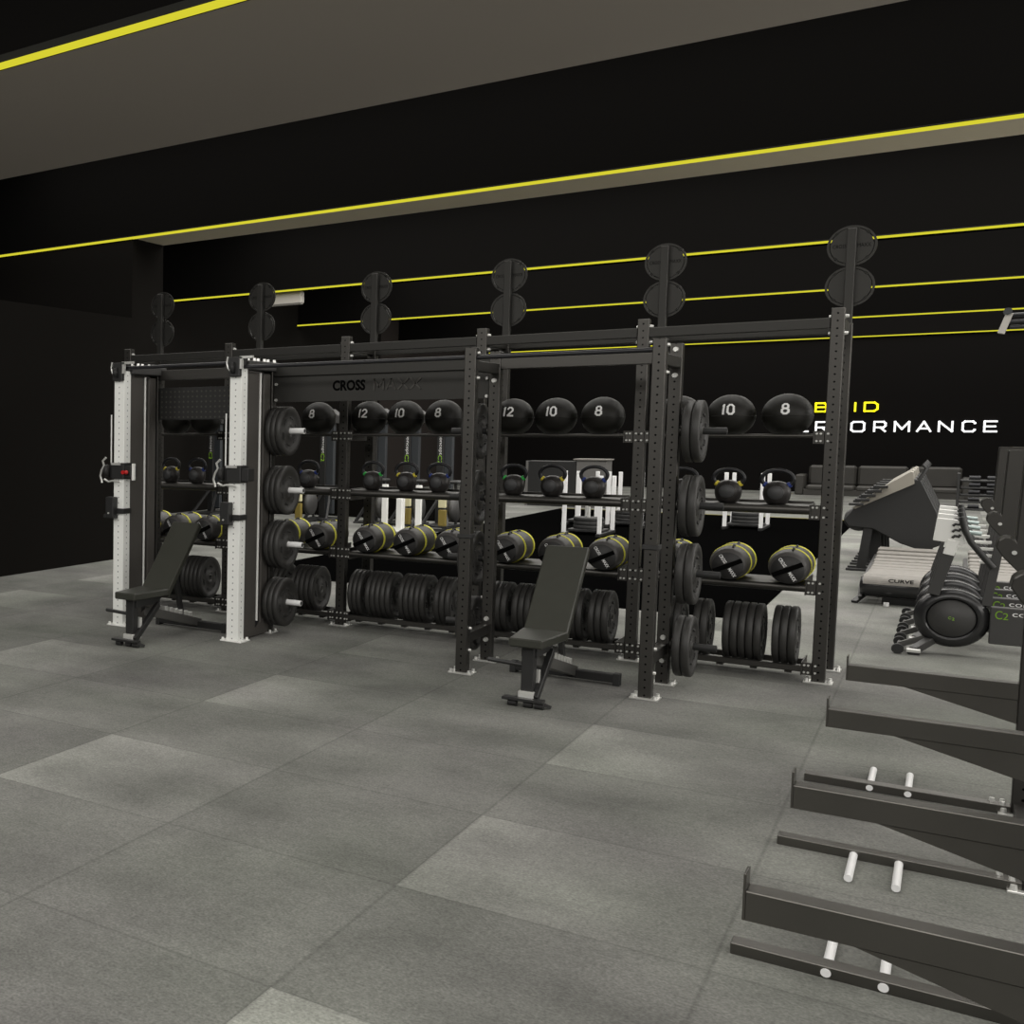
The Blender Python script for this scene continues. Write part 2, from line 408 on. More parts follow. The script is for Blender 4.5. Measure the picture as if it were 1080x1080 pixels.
# ================================================================== STORAGE RIG
PX = [-0.612 - 1.125*i for i in range(6)]          # upright centres, right to left
PW = 0.075
YF, YR = 9.13 + PW/2, 9.67 + PW/2
def base_plate(parent, w=0.15, d=0.13, m='steel', bolts=True, name='base_plate'):
    o = MB().cbox((0, 0, 0.005), (w, d, 0.010), 0.002).build(name, m, parent)
    return o
def bolt_set(parent, pts, name='bolt', m='chrome', r=0.011, h=0.016):
    mb = MB()
    for p in pts: mb.cyl((p[0], p[1], p[2]), (p[0], p[1], p[2]+h), r, r*0.8, 8)
    return mb.build(name, m, parent)
def upright(parent, x, y, h, m='post', w=PW, base='chrome', d=None):
    d = d or w
    o = MB().box((-w/2, -d/2, 0.008), (w/2, d/2, h), 0.004).build('upright', m, parent, (x, y, 0))
    mb = MB().cbox((0, 0, 0.005), (w+0.085, d+0.055, 0.010), 0.002)
    for sx in (-1, 1):
        for sy in (-1, 1):
            mb.cyl((sx*(w/2+0.024), sy*(d/2+0.010), 0.01), (sx*(w/2+0.024), sy*(d/2+0.010), 0.030), 0.013, 0.010, 8)
    mb.build('base_plate', base, o)
    return o
rig = thing('storage_rig', 'long black five-bay storage rig with round disc toppers on its posts', 'storage rig', (PX[5], YF, 0))
OX, OY = PX[5], YF
def rl(x, y, z=0.0): return (x-OX, y-OY, z)
for i, x in enumerate(PX):
    upright(rig, x-OX, 0, 2.51)
    u = upright(rig, x-OX+0.01, YR-YF, 2.45)
    # topper pole with two discs, text ring on the upper one
    p = MB().box((-0.026, -0.026, 2.45), (0.026, 0.026, 3.10), 0.003).build('topper_pole', 'topper', rig, (x-OX+0.015, YR-YF, 0))
    for k, z in enumerate((2.985, 2.705)):
        mb = MB()
        mb.lathe([(0.120, -0.006), (0.120, 0.006)], 'Y', (0, 0.033, z), 40)
        for a0 in range(4):      # outer ring in four arcs joined by short bridges
            pts = []
            n = 9
            for q in range(n+1):
                a = PI/2*a0 + PI/4 + (PI/2)*q/n
                pts.append((0.140*math.cos(a), z+0.140*math.sin(a)))
            for q in range(n, -1, -1):
                a = PI/2*a0 + PI/4 + (PI/2)*q/n
                pts.append((0.126*math.cos(a), z+0.126*math.sin(a)))
            mb.prism(pts, 'Y', 0.027, 0.039)
            a = PI/2*a0 + PI/4
            c, s_ = math.cos(a), math.sin(a)
            mb.bar((0.115*c, 0.033, z+0.115*s_), (0.13*c, 0.033, z+0.13*s_), 0.012, 0.02, (-s_, 0, c))
        d = mb.build('topper_disc', 'topper', p)
        if k == 0:
            for wd, q in (('CROSS', -0.068), ('MAXX', 0.068)):
                tb = MB(); text_on(tb, wd, (q, 0.027, z), (1,0,0), (0,0,1), 0.075, 0.026, 0.0, lift=0.001)
                tb.build('disc_lettering', 'cutout', d)
    # side beams front to rear
    mb = MB().box((-0.03, 0.0, 2.378), (0.03, YR-YF-PW, 2.446), 0.003)
    mb.mi = 1
    for z in (2.455, 2.345):
        for sg in (-1, 1): mb.cyl((sg*0.0335, -PW/2, z), (sg*0.054, -PW/2, z), 0.014, 0.010, 8)
    mb.build('side_beam', ['steel', 'chrome'], rig, (x-OX+0.004, PW/2, 0))
HALF = PW/2
SHELF = {}
for b in range(5):
    xr, xl = PX[b]-HALF, PX[b+1]+HALF; w = xr-xl; cx = (xr+xl)/2-OX
    MB().box((-w/2, -0.034, 2.378), (w/2, 0.034, 2.446), 0.003).build('cross_beam', 'topper', rig, (cx, 0, 0))
    MB().box((-w/2, -0.034, 2.378), (w/2, 0.034, 2.446), 0.003).build('cross_beam', 'topper', rig, (cx, YR-YF, 0))
    def brackets(z0, z1, d0, d1, parent):
        for s in (-1, 1):
            mb = MB(); x = s*(w/2-0.055)
            mb.box((x-0.004, d0, z0), (x+0.004, d1, z1), 0.001)
            mb.box((min(x, s*w/2), -HALF-0.004, z0), (max(x, s*w/2), -HALF+0.004, z1))
            mb.mi = 1
            for z in (z0+0.018, z1-0.018):
                for q in (0.018, 0.040): mb.cyl((s*(w/2-q), -HALF-0.003, z), (s*(w/2-q), -HALF-0.014, z), 0.008, 0.007, 6)
                mb.cyl((s*(w/2+0.02), -HALF+0.001, z), (s*(w/2+0.02), -HALF-0.010, z), 0.008, 0.007, 6)
            mb.build('shelf_bracket', ['steel', 'chrome'], parent)
    # ball shelf: two rails
    s = MB().cyl((-w/2+0.055, -0.045, 1.667), (w/2-0.055, -0.045, 1.667), 0.014, n=12).cyl((-w/2+0.055, 0.205, 1.667), (w/2-0.055, 0.205, 1.667), 0.014, n=12).build('ball_shelf', 'steel', rig, (cx, 0, 0))
    brackets(1.615, 1.70, -0.06, 0.24, s)
    # kettlebell shelf: tray with a front tube
    mb = MB().box((-w/2+0.055, -0.03, 1.188), (w/2-0.055, 0.24, 1.197))
    mb.cyl((-w/2+0.055, -0.045, 1.168), (w/2-0.055, -0.045, 1.168), 0.030, n=16)
    mb.box((-w/2+0.055, 0.22, 1.197), (w/2-0.055, 0.24, 1.215))
    s = mb.build('kettlebell_shelf', 'steel', rig, (cx, 0, 0)); brackets(1.105, 1.205, -0.06, 0.25, s)
    # bag shelf: deeper tray
    mb = MB().box((-w/2+0.055, -0.03, 0.654), (w/2-0.055, 0.40, 0.662))
    mb.cyl((-w/2+0.055, -0.045, 0.640), (w/2-0.055, -0.045, 0.640), 0.026, n=16)
    s = mb.build('bag_shelf', 'steel', rig, (cx, 0, 0)); brackets(0.595, 0.695, -0.06, 0.40, s)
    # plate rail on the floor: two angle rails
    mb = MB().box((-w/2+0.055, -0.055, 0.070), (w/2-0.055, -0.010, 0.110), 0.004).box((-w/2+0.055, 0.24, 0.070), (w/2-0.055, 0.285, 0.110), 0.004)
    for q in range(5):
        x = -w/2+0.13+q*(w-0.26)/4
        mb.box((x-0.02, -0.03, 0.052), (x+0.02, 0.26, 0.070))
    s = mb.build('plate_rail', 'steel', rig, (cx, 0, 0)); brackets(0.050, 0.135, -0.06, 0.29, s)

BAY = ['rightmost bay', 'right-centre bay', 'middle bay', 'left-centre bay', 'leftmost bay']

# ---- medicine balls
_c = 0.30
DIGIT = {'0': [[(_c,0),(1-_c,0),(1,0.2),(1,0.8),(1-_c,1),(_c,1),(0,0.8),(0,0.2),(_c,0)]],
 '1': [[(1,0),(1,1),(0.0,0.86)]],
 '2': [[(0,0.8),(_c,1),(1-_c,1),(1,0.8),(1,0.6),(0,0.02),(1,0)]],
 '8': [[(_c,0.52),(1-_c,0.52),(1,0.38),(1,0.15),(1-_c,0),(_c,0),(0,0.15),(0,0.38),(_c,0.52)], [(_c,0.52),(0.06,0.64),(0.06,0.86),(_c,1),(1-_c,1),(0.94,0.86),(0.94,0.64),(1-_c,0.52)]]}
BR = 0.1475
def make_ball(num, first_label):
    t = thing('medicine_ball', first_label, 'medicine ball', (0,0,0), 0, 'black medicine balls on the top shelf')
    mb = MB().sphere((0,0,BR), BR, 40, 26)
    mb.tube([(BR*1.001*math.cos(2*PI*i/48), BR*1.001*math.sin(2*PI*i/48), BR-0.004) for i in range(48)], 0.0022, 5, closed=True)
    mb.build('shell', 'ball', t)
    tb = MB(); el = math.radians(17); H, Wn, th = 0.080, 0.050, 0.0135
    gap = 0.012; tw = sum((0.018 if ch == '1' else Wn) for ch in num) + gap*(len(num)-1); u0 = -tw/2
    def f(u, h):
        a, ph, r = u/BR, el + h/BR, BR+0.0015
        return (r*math.cos(ph)*math.sin(a), -r*math.cos(ph)*math.cos(a), BR+r*math.sin(ph))
    for ch in num:
        cw = 0.018 if ch == '1' else Wn
        for st in DIGIT[ch]:
            pts = [(u0+th/2+(cw-th)*p, -H/2+th/2+(H-th)*q) for p, q in st]
            for (ax, ay), (bx, by) in zip(pts[:-1], pts[1:]):
                d = Vector((bx-ax, by-ay)).normalized(); n = Vector((-d.y, d.x)); e = d*th*0.33
                N = max(1, int(math.hypot(bx-ax, by-ay)/0.008)); vs = []
                A = Vector((ax, ay))-e; B = Vector((bx, by))+e
                for k in range(N+1):
                    c = A.lerp(B, k/N)
                    for sg in (-1, 1): vs.append(f(c.x+n.x*th/2*sg, c.y+n.y*th/2*sg))
                tb.poly(vs, [(2*k, 2*k+1, 2*k+3, 2*k+2) for k in range(N)])
        u0 += cw+gap
    tb.build('number', 'paint', t)
    return t
BALLS = [(0, [('8', -0.255), ('10', -0.580), ('12', -0.895)]), (1, [('8', -0.265), ('10', -0.59), ('12', -0.90)]),
         (2, [('8', -0.315), ('10', -0.63), ('12', -0.945)]), (3, [('8', -0.28)]), (4, [('8', -0.295), ('10', -0.62)])]
protos = {}
BTXT = {'8': 'black medicine ball numbered 8', '10': 'black medicine ball numbered 10', '12': 'black medicine ball numbered 12'}
for b, lst in BALLS:
    for num, off in lst:
        if b == 4: lab = ('black medicine ball behind the perforated panel, ' + ('right one' if num == '8' else 'left one with white mark'))
        else: lab = BTXT[num] + ' on the top shelf of the ' + BAY[b]
        loc = (PX[b]+off, 9.2475, 1.6605)
        if num not in protos: o = make_ball(num, lab); protos[num] = o; o.location = loc
        else: o = dup(protos[num], loc, lab)

# ---- kettlebells
def make_kb(col, cname, lab):
    t = thing('kettlebell', lab, 'kettlebell', (0,0,0), 0, 'kettlebells on the second shelf')
    prof = [(0.0, 0.0), (0.046, 0.0), (0.058, 0.006), (0.073, 0.032), (0.080, 0.062), (0.081, 0.082), (0.077, 0.108), (0.065, 0.134), (0.047, 0.150), (0.024, 0.158), (0.0, 0.160)]
    MB().lathe(prof, 'Z', (0,0,0), 32).build('body', 'iron', t)
    pts = [(0.046, 0, 0.122)]
    for i in range(29):
        a = PI*(-0.23 + 1.46*i/28)
        pts.append((0.090*math.cos(a), 0, 0.172 + 0.062*math.sin(a)))
    pts.append((-0.046, 0, 0.122))
    MB().tube(pts, 0.0135, 10).build('handle', 'grip', t)
    for s in (-1, 1):
        MB().cyl((s*0.050, 0, 0.122), (s*0.076, 0, 0.139), 0.0215, 0.0190, 12).build('colour_band', col, t)
    MB().lathe([(0.046, -0.083), (0.044, -0.0865), (0.0, -0.0865)], 'Y', (0, 0, 0.082), 24).lathe([(0.046, -0.05), (0.046, -0.083)], 'Y', (0, 0, 0.082), 24).build('face_disc', 'disc_face', t)
    return t
KB = {'b_band': 'blue', 'y_band': 'yellow', 'g_band': 'green'}
KBL = [(0, [('b_band', -0.288), ('y_band', -0.570), ('g_band', -0.85)]), (1, [('b_band', -0.300), ('y_band', -0.59), ('g_band', -0.870)]),
       (2, [('b_band', -0.325), ('y_band', -0.595), ('g_band', -0.885)]), (3, [('b_band', -0.345)]), (4, [('b_band', -0.36), ('y_band', -0.65)])]
protos = {}
for b, lst in KBL:
    for c, off in lst:
        lab = 'black kettlebell with %s bands on second shelf, %s' % (KB[c], BAY[b])
        loc = (PX[b]+off, 9.21, 1.1975)
        if c not in protos: protos[c] = make_kb(c, KB[c], lab); protos[c].location = loc
        else: dup(protos[c], loc, lab)

# ---- power bags
def make_bag(lab):
    t = thing('power_bag', lab, 'power bag', (0,0,0), 0, 'cylindrical power bags on the third shelf')
    R, L = 0.118, 0.48; z = R; zf = R-0.012; RF = 0.095
    MB().lathe([(0.0, 0.0), (RF+0.002, 0.0), (RF+0.012, 0.03), (R, 0.085), (R, L-0.07), (RF+0.008, L-0.01), (RF, L), (0.0, L)], 'Y', (0, 0, z), 36).build('cover', ['bag_side'], t)
    MB().lathe([(0.0, -0.004), (RF-0.004, -0.004), (RF, 0.004), (RF, 0.020), (0.0, 0.020)], 'Y', (0, 0, zf), 36).build('end_cap', 'bag', t)
    for y in (0.155, 0.385):
        MB().lathe([(R-0.004, y-0.013), (R+0.005, y-0.013), (R+0.005, y+0.013), (R-0.004, y+0.013)], 'Y', (0, 0, z), 36, close=True).build('stripe', 'bag_stripe', t)
    a = math.radians(27); c, s = math.cos(a), math.sin(a)
    MB().bar((-c*0.092, -0.010, zf-s*0.092), (c*0.092, -0.010, zf+s*0.092), 0.016, 0.030, (-s, 0, c)).build('strap', 'cutout', t)
    # white lettering running across the strap
    b = math.radians(-58); ux = (math.cos(b), 0, math.sin(b)); uy = (-math.sin(b), 0, math.cos(b))
    for wd, k in (('CROSS', -0.054), ('MAXX', 0.054)):
        tb = MB(); text_on(tb, wd, (ux[0]*k, -0.0055, zf+ux[2]*k), ux, uy, 0.066, 0.022, bold=0.02)
        tb.build('lettering', 'paint', t)
    # top carry handles
    for y in (0.05, 0.27):
        MB().tube([(0.02, y, 2*R-0.004), (0.02, y+0.02, 2*R+0.008), (0.02, y+0.07, 2*R+0.008), (0.02, y+0.09, 2*R-0.004)], 0.006, 6).build('carry_handle', 'dark_rubber', t)
    return t
bag0 = None
POS3 = ['right', 'middle', 'left']
for b in range(5):
    for k, off in enumerate((-0.19, -0.53, -0.88)):
        lab = 'yellow-striped black power bag, %s one on third shelf, %s' % (POS3[k], BAY[b])
        loc = (PX[b]+off, 9.035, 0.6615)
        if bag0 is None: bag0 = make_bag(lab); bag0.location = loc
        else: dup(bag0, loc, lab)

# ---- weight plates
PR, PT = 0.203, 0.043
def make_plate(lab, th, name='weight_plate'):
    t = thing(name, lab, 'weight plate', (0,0,0), 0, 'black rubber weight plates')
    h = th/2
    prof = [(0.026, -h*0.8), (0.060, -h*0.8), (0.066, -h*0.55), (0.150, -h*0.55), (0.158, -h), (PR-0.008, -h), (PR, -h+0.007),
            (PR, h-0.007), (PR-0.008, h), (0.158, h), (0.150, h*0.55), (0.066, h*0.55), (0.060, h*0.8), (0.026, h*0.8)]
    mb = MB().lathe(prof, 'X', (0,0,0), 40, close=True)
    for s in (-1, 1):
        for i in range(6):
            a = 2*PI*i/6 + 0.3
            for q in (-0.16, 0.0, 0.16):
                c, sn = math.cos(a+q), math.sin(a+q)
                mb.cyl((s*h*0.5, 0.112*c, 0.112*sn), (s*h*0.92, 0.112*c, 0.112*sn), 0.011, 0.009, 6)
        for i in range(24):
            a = 2*PI*i/24; c, sn = math.cos(a), math.sin(a)
            if i % 8 in (0, 1, 2): mb.cyl((s*h*0.98, 0.178*c, 0.178*sn), (s*(h+0.0015), 0.178*c, 0.178*sn), 0.006, 0.005, 6)
    mb.build('rubber_disc', 'rubber', t)
    MB().lathe([(0.0245, -h*0.85), (0.034, -h*0.85), (0.034, h*0.85), (0.0245, h*0.85)], 'X', (0,0,0), 24, close=True).build('hub', 'gun', t)
    return t
plates = {}
def put_plate(x, y, z, th, lab):
    k = round(th, 3)
    if k not in plates: plates[k] = make_plate(lab, th); plates[k].location = (x, y, z); return plates[k]
    return dup(plates[k], (x, y, z), lab)
# plates standing on the floor rails: per bay, runs of (x of left face, count, thickness)
RUNS = [(0, [(-1.555, 3, 0.045), (-1.345, 2, 0.045), (-1.165, 5, 0.0455), (-0.878, 3, 0.045)]),
        (1, [(-2.735, 3, 0.045), (-2.56, 4, 0.045), (-2.32, 3, 0.045), (-2.15, 2, 0.045), (-2.02, 3, 0.045)]),
        (2, [(-3.90, 3, 0.040), (-3.745, 5, 0.0435), (-3.46, 5, 0.0445), (-3.165, 3, 0.045)]),
        (3, [(-4.80, 2, 0.045), (-4.66, 3, 0.045), (-4.44, 5, 0.0455)]),
        (4, [(-5.80, 4, 0.045), (-5.57, 5, 0.045)])]
for b, runs in RUNS:
    n = 0
    for x, c, th in runs:
        for k in range(c):
            lab = 'black weight plate, %s from left on floor rail, %s' % ((ORD + ['eleventh', 'twelfth', 'thirteenth', 'fourteenth', 'fifteenth', 'sixteenth'])[n], BAY[b])
            put_plate(x+th*(k+0.5), 9.28, 0.2895, th-0.002, lab); n += 1

# ================================================================== SQUAT RACK B (black half rack, right)
def side_peg(parent, x, y, z, s, L, m, r=0.0235):
    o = MB().cyl((0, 0, 0), (s*L, 0, 0), r, n=18).build('storage_peg', m, parent, (x, y, z))
    MB().lathe([(0.0, 0.0), (0.036, 0.0), (0.036, 0.010), (0.0, 0.010)], 'X', (0 if s > 0 else -0.010, 0, 0), 20).build('flange', 'chrome' if m == 'nylon' else 'steel', o)
    MB().cyl((s*(L-0.012), 0, 0), (s*(L+0.002), 0, 0), 0.017, n=14).build('end_plug', 'dark_rubber', o)
    return o
PZ = [1.70, 1.21, 0.76, 0.275]
BXL, BXR = -2.5385, -1.4055; YA, YB2 = 7.87+HALF, 8.41+HALF
rack = thing('half_rack', 'black half rack with flat-topped posts around the olive bench', 'squat rack', (BXL, YA, 0))
for x in (0, BXR-BXL):
    for y in (0, YB2-YA): upright(rack, x, y, 2.275)
    for z0, zz in ((2.115, (2.235, 2.065)), (0.215, (0.32, 0.165))):
        mb = MB().box((-0.030, HALF, z0), (0.030, YB2-YA-HALF, z0+0.07), 0.003)
        mb.mi = 1
        for z in zz:
            mb.cyl((0.0, YB2-YA-HALF+0.001, z), (0.0, YB2-YA-HALF-0.018, z), 0.019, 0.015, 8)
            mb.cyl((HALF-0.001, 0.012, z), (HALF+0.014, 0.012, z), 0.012, 0.009, 8)
        mb.build('side_beam', ['post', 'chrome'], rack, (x, 0, 0))
    MB().box((-HALF-0.010, -HALF-0.010, 0.955), (HALF+0.010, HALF+0.010, 0.985), 0.004).build('strap', 'dark_rubber', rack, (x, 0, 0))
MB().box((HALF, -0.030, 2.147), (BXR-BXL-HALF, 0.030, 2.222), 0.003).build('cross_beam', 'post', rack, (0, YB2-YA, 0))
MB().cyl((HALF, 0, 2.206), (BXR-BXL-HALF, 0, 2.206), 0.0155, n=14).build('pull_up_bar', 'grip', rack)
for k, z in enumerate(PZ):
    side_peg(rack, BXR-BXL+HALF, YB2-YA, z, 1, 0.262, 'dark_rubber')
    side_peg(rack, -HALF, YB2-YA, z, -1, 0.262, 'dark_rubber')
LV = ['top', 'second', 'third', 'lowest']
for k, z in enumerate(PZ):
    for q in range(2):
        put_plate(BXR+HALF+0.036+0.050*(q+0.5), YB2, z-0.0020, 0.048, 'black weight plate, %s on the %s peg right of the black half rack' % (['inner one', 'outer one'][q], LV[k]))
    for q in range(2):
        put_plate(BXL-HALF-0.036-0.050*(q+0.5), YB2, z-0.0020, 0.048, 'black weight plate, %s on the %s peg left of the black half rack' % (['inner one', 'outer one'][q], LV[k]))

# ================================================================== CABLE TRAINER A (white uprights)
AXL, AXR = -5.455, -4.335; WW = 0.105
trainer = thing('cable_trainer', 'cable trainer rack with two white uprights and dark pulley towers', 'cable machine', (AXL, YA, 0))
TW = AXR-AXL
for si, x in enumerate((0, TW)):
    s = -1 if si == 0 else 1
    u = upright(trainer, x, 0.012, 2.215, 'white_post', WW, 'white', 0.10)
    # tower: shroud, guide rods, rear post
    rear = upright(trainer, x-0.03, YB2-YA, 2.275, 'post', 0.145, 'chrome', 0.075)
    sh = MB().box((-0.075, 0.075, 0.045), (0.035, 0.290, 2.17), 0.008).build('tower_shroud', 'tower', trainer, (x, 0, 0))
    MB().box((-0.075, 0.37, 0.045), (0.035, 0.49, 2.17), 0.008).build('tower_shroud', 'tower', trainer, (x, 0, 0))
    MB().cyl((0.030, 0.315, 0.13), (0.030, 0.315, 2.17), 0.010, n=12).cyl((-0.06, 0.315, 0.13), (-0.06, 0.315, 2.17), 0.010, n=12).build('guide_rod', 'white', trainer, (x, 0, 0))
    mb = MB()
    for q in range(14): mb.box((-0.072, 0.297, 0.06+q*0.03), (0.020, 0.365, 0.088+q*0.03), 0.002)
    mb.build('weight_stack', 'dark_rubber', trainer, (x, 0, 0))
    MB().prism([(0.055, 0.010), (0.60, 0.010), (0.60, 0.055), (0.50, 0.14), (0.44, 0.145), (0.30, 0.07), (0.16, 0.115), (0.055, 0.085)], 'X', -0.079, 0.0395).build('base_skirt', 'tower', trainer, (x, 0, 0))
    # pulley head
    hd = MB().box((-0.05, -0.075, 2.13), (0.05, 0.07, 2.285), 0.006).build('pulley_head', 'black', trainer, (x, 0, 0))
    mb = MB().tube([(-0.062, -0.06, 2.29), (-0.070, -0.06, 2.24), (-0.060, -0.06, 2.20), (-0.025, -0.075, 2.17)], 0.008, 8)
    mb.box((0.046, -0.07, 2.19), (0.070, -0.045, 2.285)).box((0.046, -0.07, 2.27), (0.16, -0.045, 2.29))
    mb.build('head_trim', 'chrome', hd)
    MB().lathe([(0.0, -0.01), (0.045, -0.01), (0.038, 0.0), (0.045, 0.01), (0.0, 0.01)], 'X', (0, -0.085, 2.20), 20).build('pulley_wheel', 'dark_rubber', hd)
    # arm linking head and tower
    mb = MB().box((-0.055, 0.05, 2.19), (0.075, 0.60, 2.262), 0.006)
    mb.mi = 1
    for q in range(6): mb.cyl((0.03+0.012*(q % 2), 0.10+q*0.085, 2.261), (0.03+0.012*(q % 2), 0.10+q*0.085, 2.287), 0.017, 0.013, 8)
    mb.build('top_arm', ['charcoal', 'chrome'], trainer, (x, 0, 0))
    # cable
    MB().cyl((-0.085, -0.03, 1.42), (-0.085, -0.03, 1.84), 0.006, n=8).build('cable', 'white', trainer, (x, 0, 0))
    # trolley
    tr = MB().box((-0.065, -0.060, 1.285), (0.065, 0.075, 1.425), 0.006).box((0.055, -0.045, 1.30), (0.125, 0.06, 1.40), 0.004).build('trolley', 'black', trainer, (x, 0, 0))
    mb = MB()
    mb.tube([(-0.145, -0.08, 1.25), (-0.165, -0.08, 1.31), (-0.150, -0.08, 1.36), (-0.125, -0.08, 1.40), (-0.14, -0.08, 1.44), (-0.105, -0.08, 1.47)], 0.010, 8)
    mb.tube([(-0.135, -0.06, 1.28), (-0.085, -0.07, 1.26), (-0.04, -0.075, 1.27), (0.03, -0.075, 1.265)], 0.009, 8)
    mb.box((-0.060, -0.072, 1.405), (0.035, -0.058, 1.425))
    mb.build('trolley_trim', 'chrome', tr)
    MB().lathe([(0.0, -0.012), (0.055, -0.012), (0.046, 0.0), (0.055, 0.012), (0.0, 0.012)], 'X', (-0.10, -0.06, 1.355), 24).build('pulley_wheel', 'dark_rubber', tr)
    MB().box((-0.10, -0.04, 1.30), (-0.06, 0.0, 1.40)).build('wheel_fork', 'black', tr)
    if si == 0:
        MB().cyl((0.072, -0.045, 1.345), (0.072, -0.085, 1.345), 0.014, 0.017, 12).sphere((0.10, -0.07, 1.345), 0.018, 12, 8).cyl((0.07,-0.07,1.345),(0.10,-0.07,1.345),0.008).build('knob', 'red', tr)
        MB().box((0.128, -0.03, 1.275), (0.150, 0.0, 1.42), 0.003).build('stop_bar', 'white', tr)
    # j cup
    j = MB().box((-0.085, -0.115, 0.95), (-0.005, -0.042, 1.13), 0.006).box((-0.115, -0.105, 0.945), (0.0, -0.042, 0.975), 0.004).box((-0.005, -0.06, 0.985), (0.066, 0.066, 1.03), 0.004).build('j_cup', 'black', trainer, (x, 0, 0))
    MB().cyl((-0.05, -0.115, 0.99), (-0.05, -0.123, 0.99), 0.008, n=8).build('bolt', 'chrome', j)
MB().box((0.0425, -0.03, 2.150), (TW-0.1025, 0.03, 2.240), 0.003).build('cross_beam', 'post', trainer, (0, YB2-YA, 0))
MB().cyl((0.05, 0, 2.240), (TW-0.05, 0, 2.240), 0.0155, n=14).build('pull_up_bar', 'grip', trainer)
def panel_mat():
    m, nt, b = nodes_of('perforated black sheet')
    b.inputs['Roughness'].default_value = 0.5
    tc = nt.nodes.new('ShaderNodeTexCoord'); s = nt.nodes.new('ShaderNodeSeparateXYZ'); nt.links.new(tc.outputs['Object'], s.inputs[0])
    u = M_(nt, 'SUBTRACT', M_(nt, 'FLOORED_MODULO', s.outputs[0], 0.045), 0.0225); v = M_(nt, 'SUBTRACT', M_(nt, 'FLOORED_MODULO', s.outputs[2], 0.045), 0.0225)
    d = M_(nt, 'SQRT', M_(nt, 'ADD', M_(nt, 'MULTIPLY', u, u), M_(nt, 'MULTIPLY', v, v)))
    nt.links.new(mix_col(nt, M_(nt, 'LESS_THAN', d, 0.009), (0.012, 0.012, 0.0115), (0.05, 0.047, 0.04)), b.inputs['Base Color'])
    return m
MT['pegboard'] = panel_mat()
MB().box((0.0425, -0.006, 1.80), (TW-0.1025, 0.006, 2.085), 0.002).build('perforated_panel', 'pegboard', trainer, (0, YB2-YA, 0))
for k, z in enumerate(PZ):
    side_peg(trainer, TW-0.03+0.0725, YB2-YA, z, 1, 0.275, 'nylon')
for k, z in enumerate(PZ):
    for q in range(3):
        put_plate(AXR-0.03+0.0725+0.020+0.045*(q+0.5), YB2, z-0.0020, 0.043, 'black weight plate, %s on the %s white peg beside the white upright' % (['innermost', 'middle one', 'outermost'][q], LV[k]))

# ================================================================== SIGN CROSSMEMBER between the two racks
sx0, sx1 = AXR-0.03+0.0725, BXL-HALF
sign = thing('rack_crossmember', 'black crossmember panel with cut lettering between trainer and half rack', 'sign panel', ((sx0+sx1)/2, YB2, 2.0))
w = (sx1-sx0)/2
MB().box((-w, -0.03, 0.150), (w, 0.03, 0.230), 0.003).build('beam', 'topper', sign)
mb = MB().box((-w, -0.006, -0.062), (w, 0.002, 0.150), 0.001)
mb.mi = 1
for sg in (-1, 1):
    for z in (0.085, -0.045): mb.cyl((sg*(w-0.02), -0.005, z), (sg*(w-0.02), -0.020, z), 0.014, 0.011, 8)
mb.build('panel', ['topper', 'chrome'], sign)
tb = MB(); text_on(tb, 'CROSS', (-0.213, -0.007, 0.062), (1,0,0), (0,0,1), 0.27, 0.085, bold=0.04); tb.build('lettering', 'cutout', sign)
for k, ch in enumerate('MAXX'):
    mb = MB(); x0 = -0.005+k*0.095
    for st in GLYPH[ch]:
        pts = [(x0+0.072*u, 0.024+0.078*v) for u, v in st]
        for p, q in zip(pts[:-1], pts[1:]):
            d = Vector((q[0]-p[0], 0, q[1]-p[1])); e = d.normalized()*0.004
            mb.bar((p[0]-e.x, -0.007, p[1]-e.z), (q[0]+e.x, -0.007, q[1]+e.z), 0.012, 0.013, (-d.z, 0, d.x))
    mb.build('letter', 'steel', sign)
MB().cyl((-w-0.01, YA-YB2, 0.207), (w-0.005, YA-YB2, 0.207), 0.0155, n=14).build('pull_up_bar', 'grip', sign)

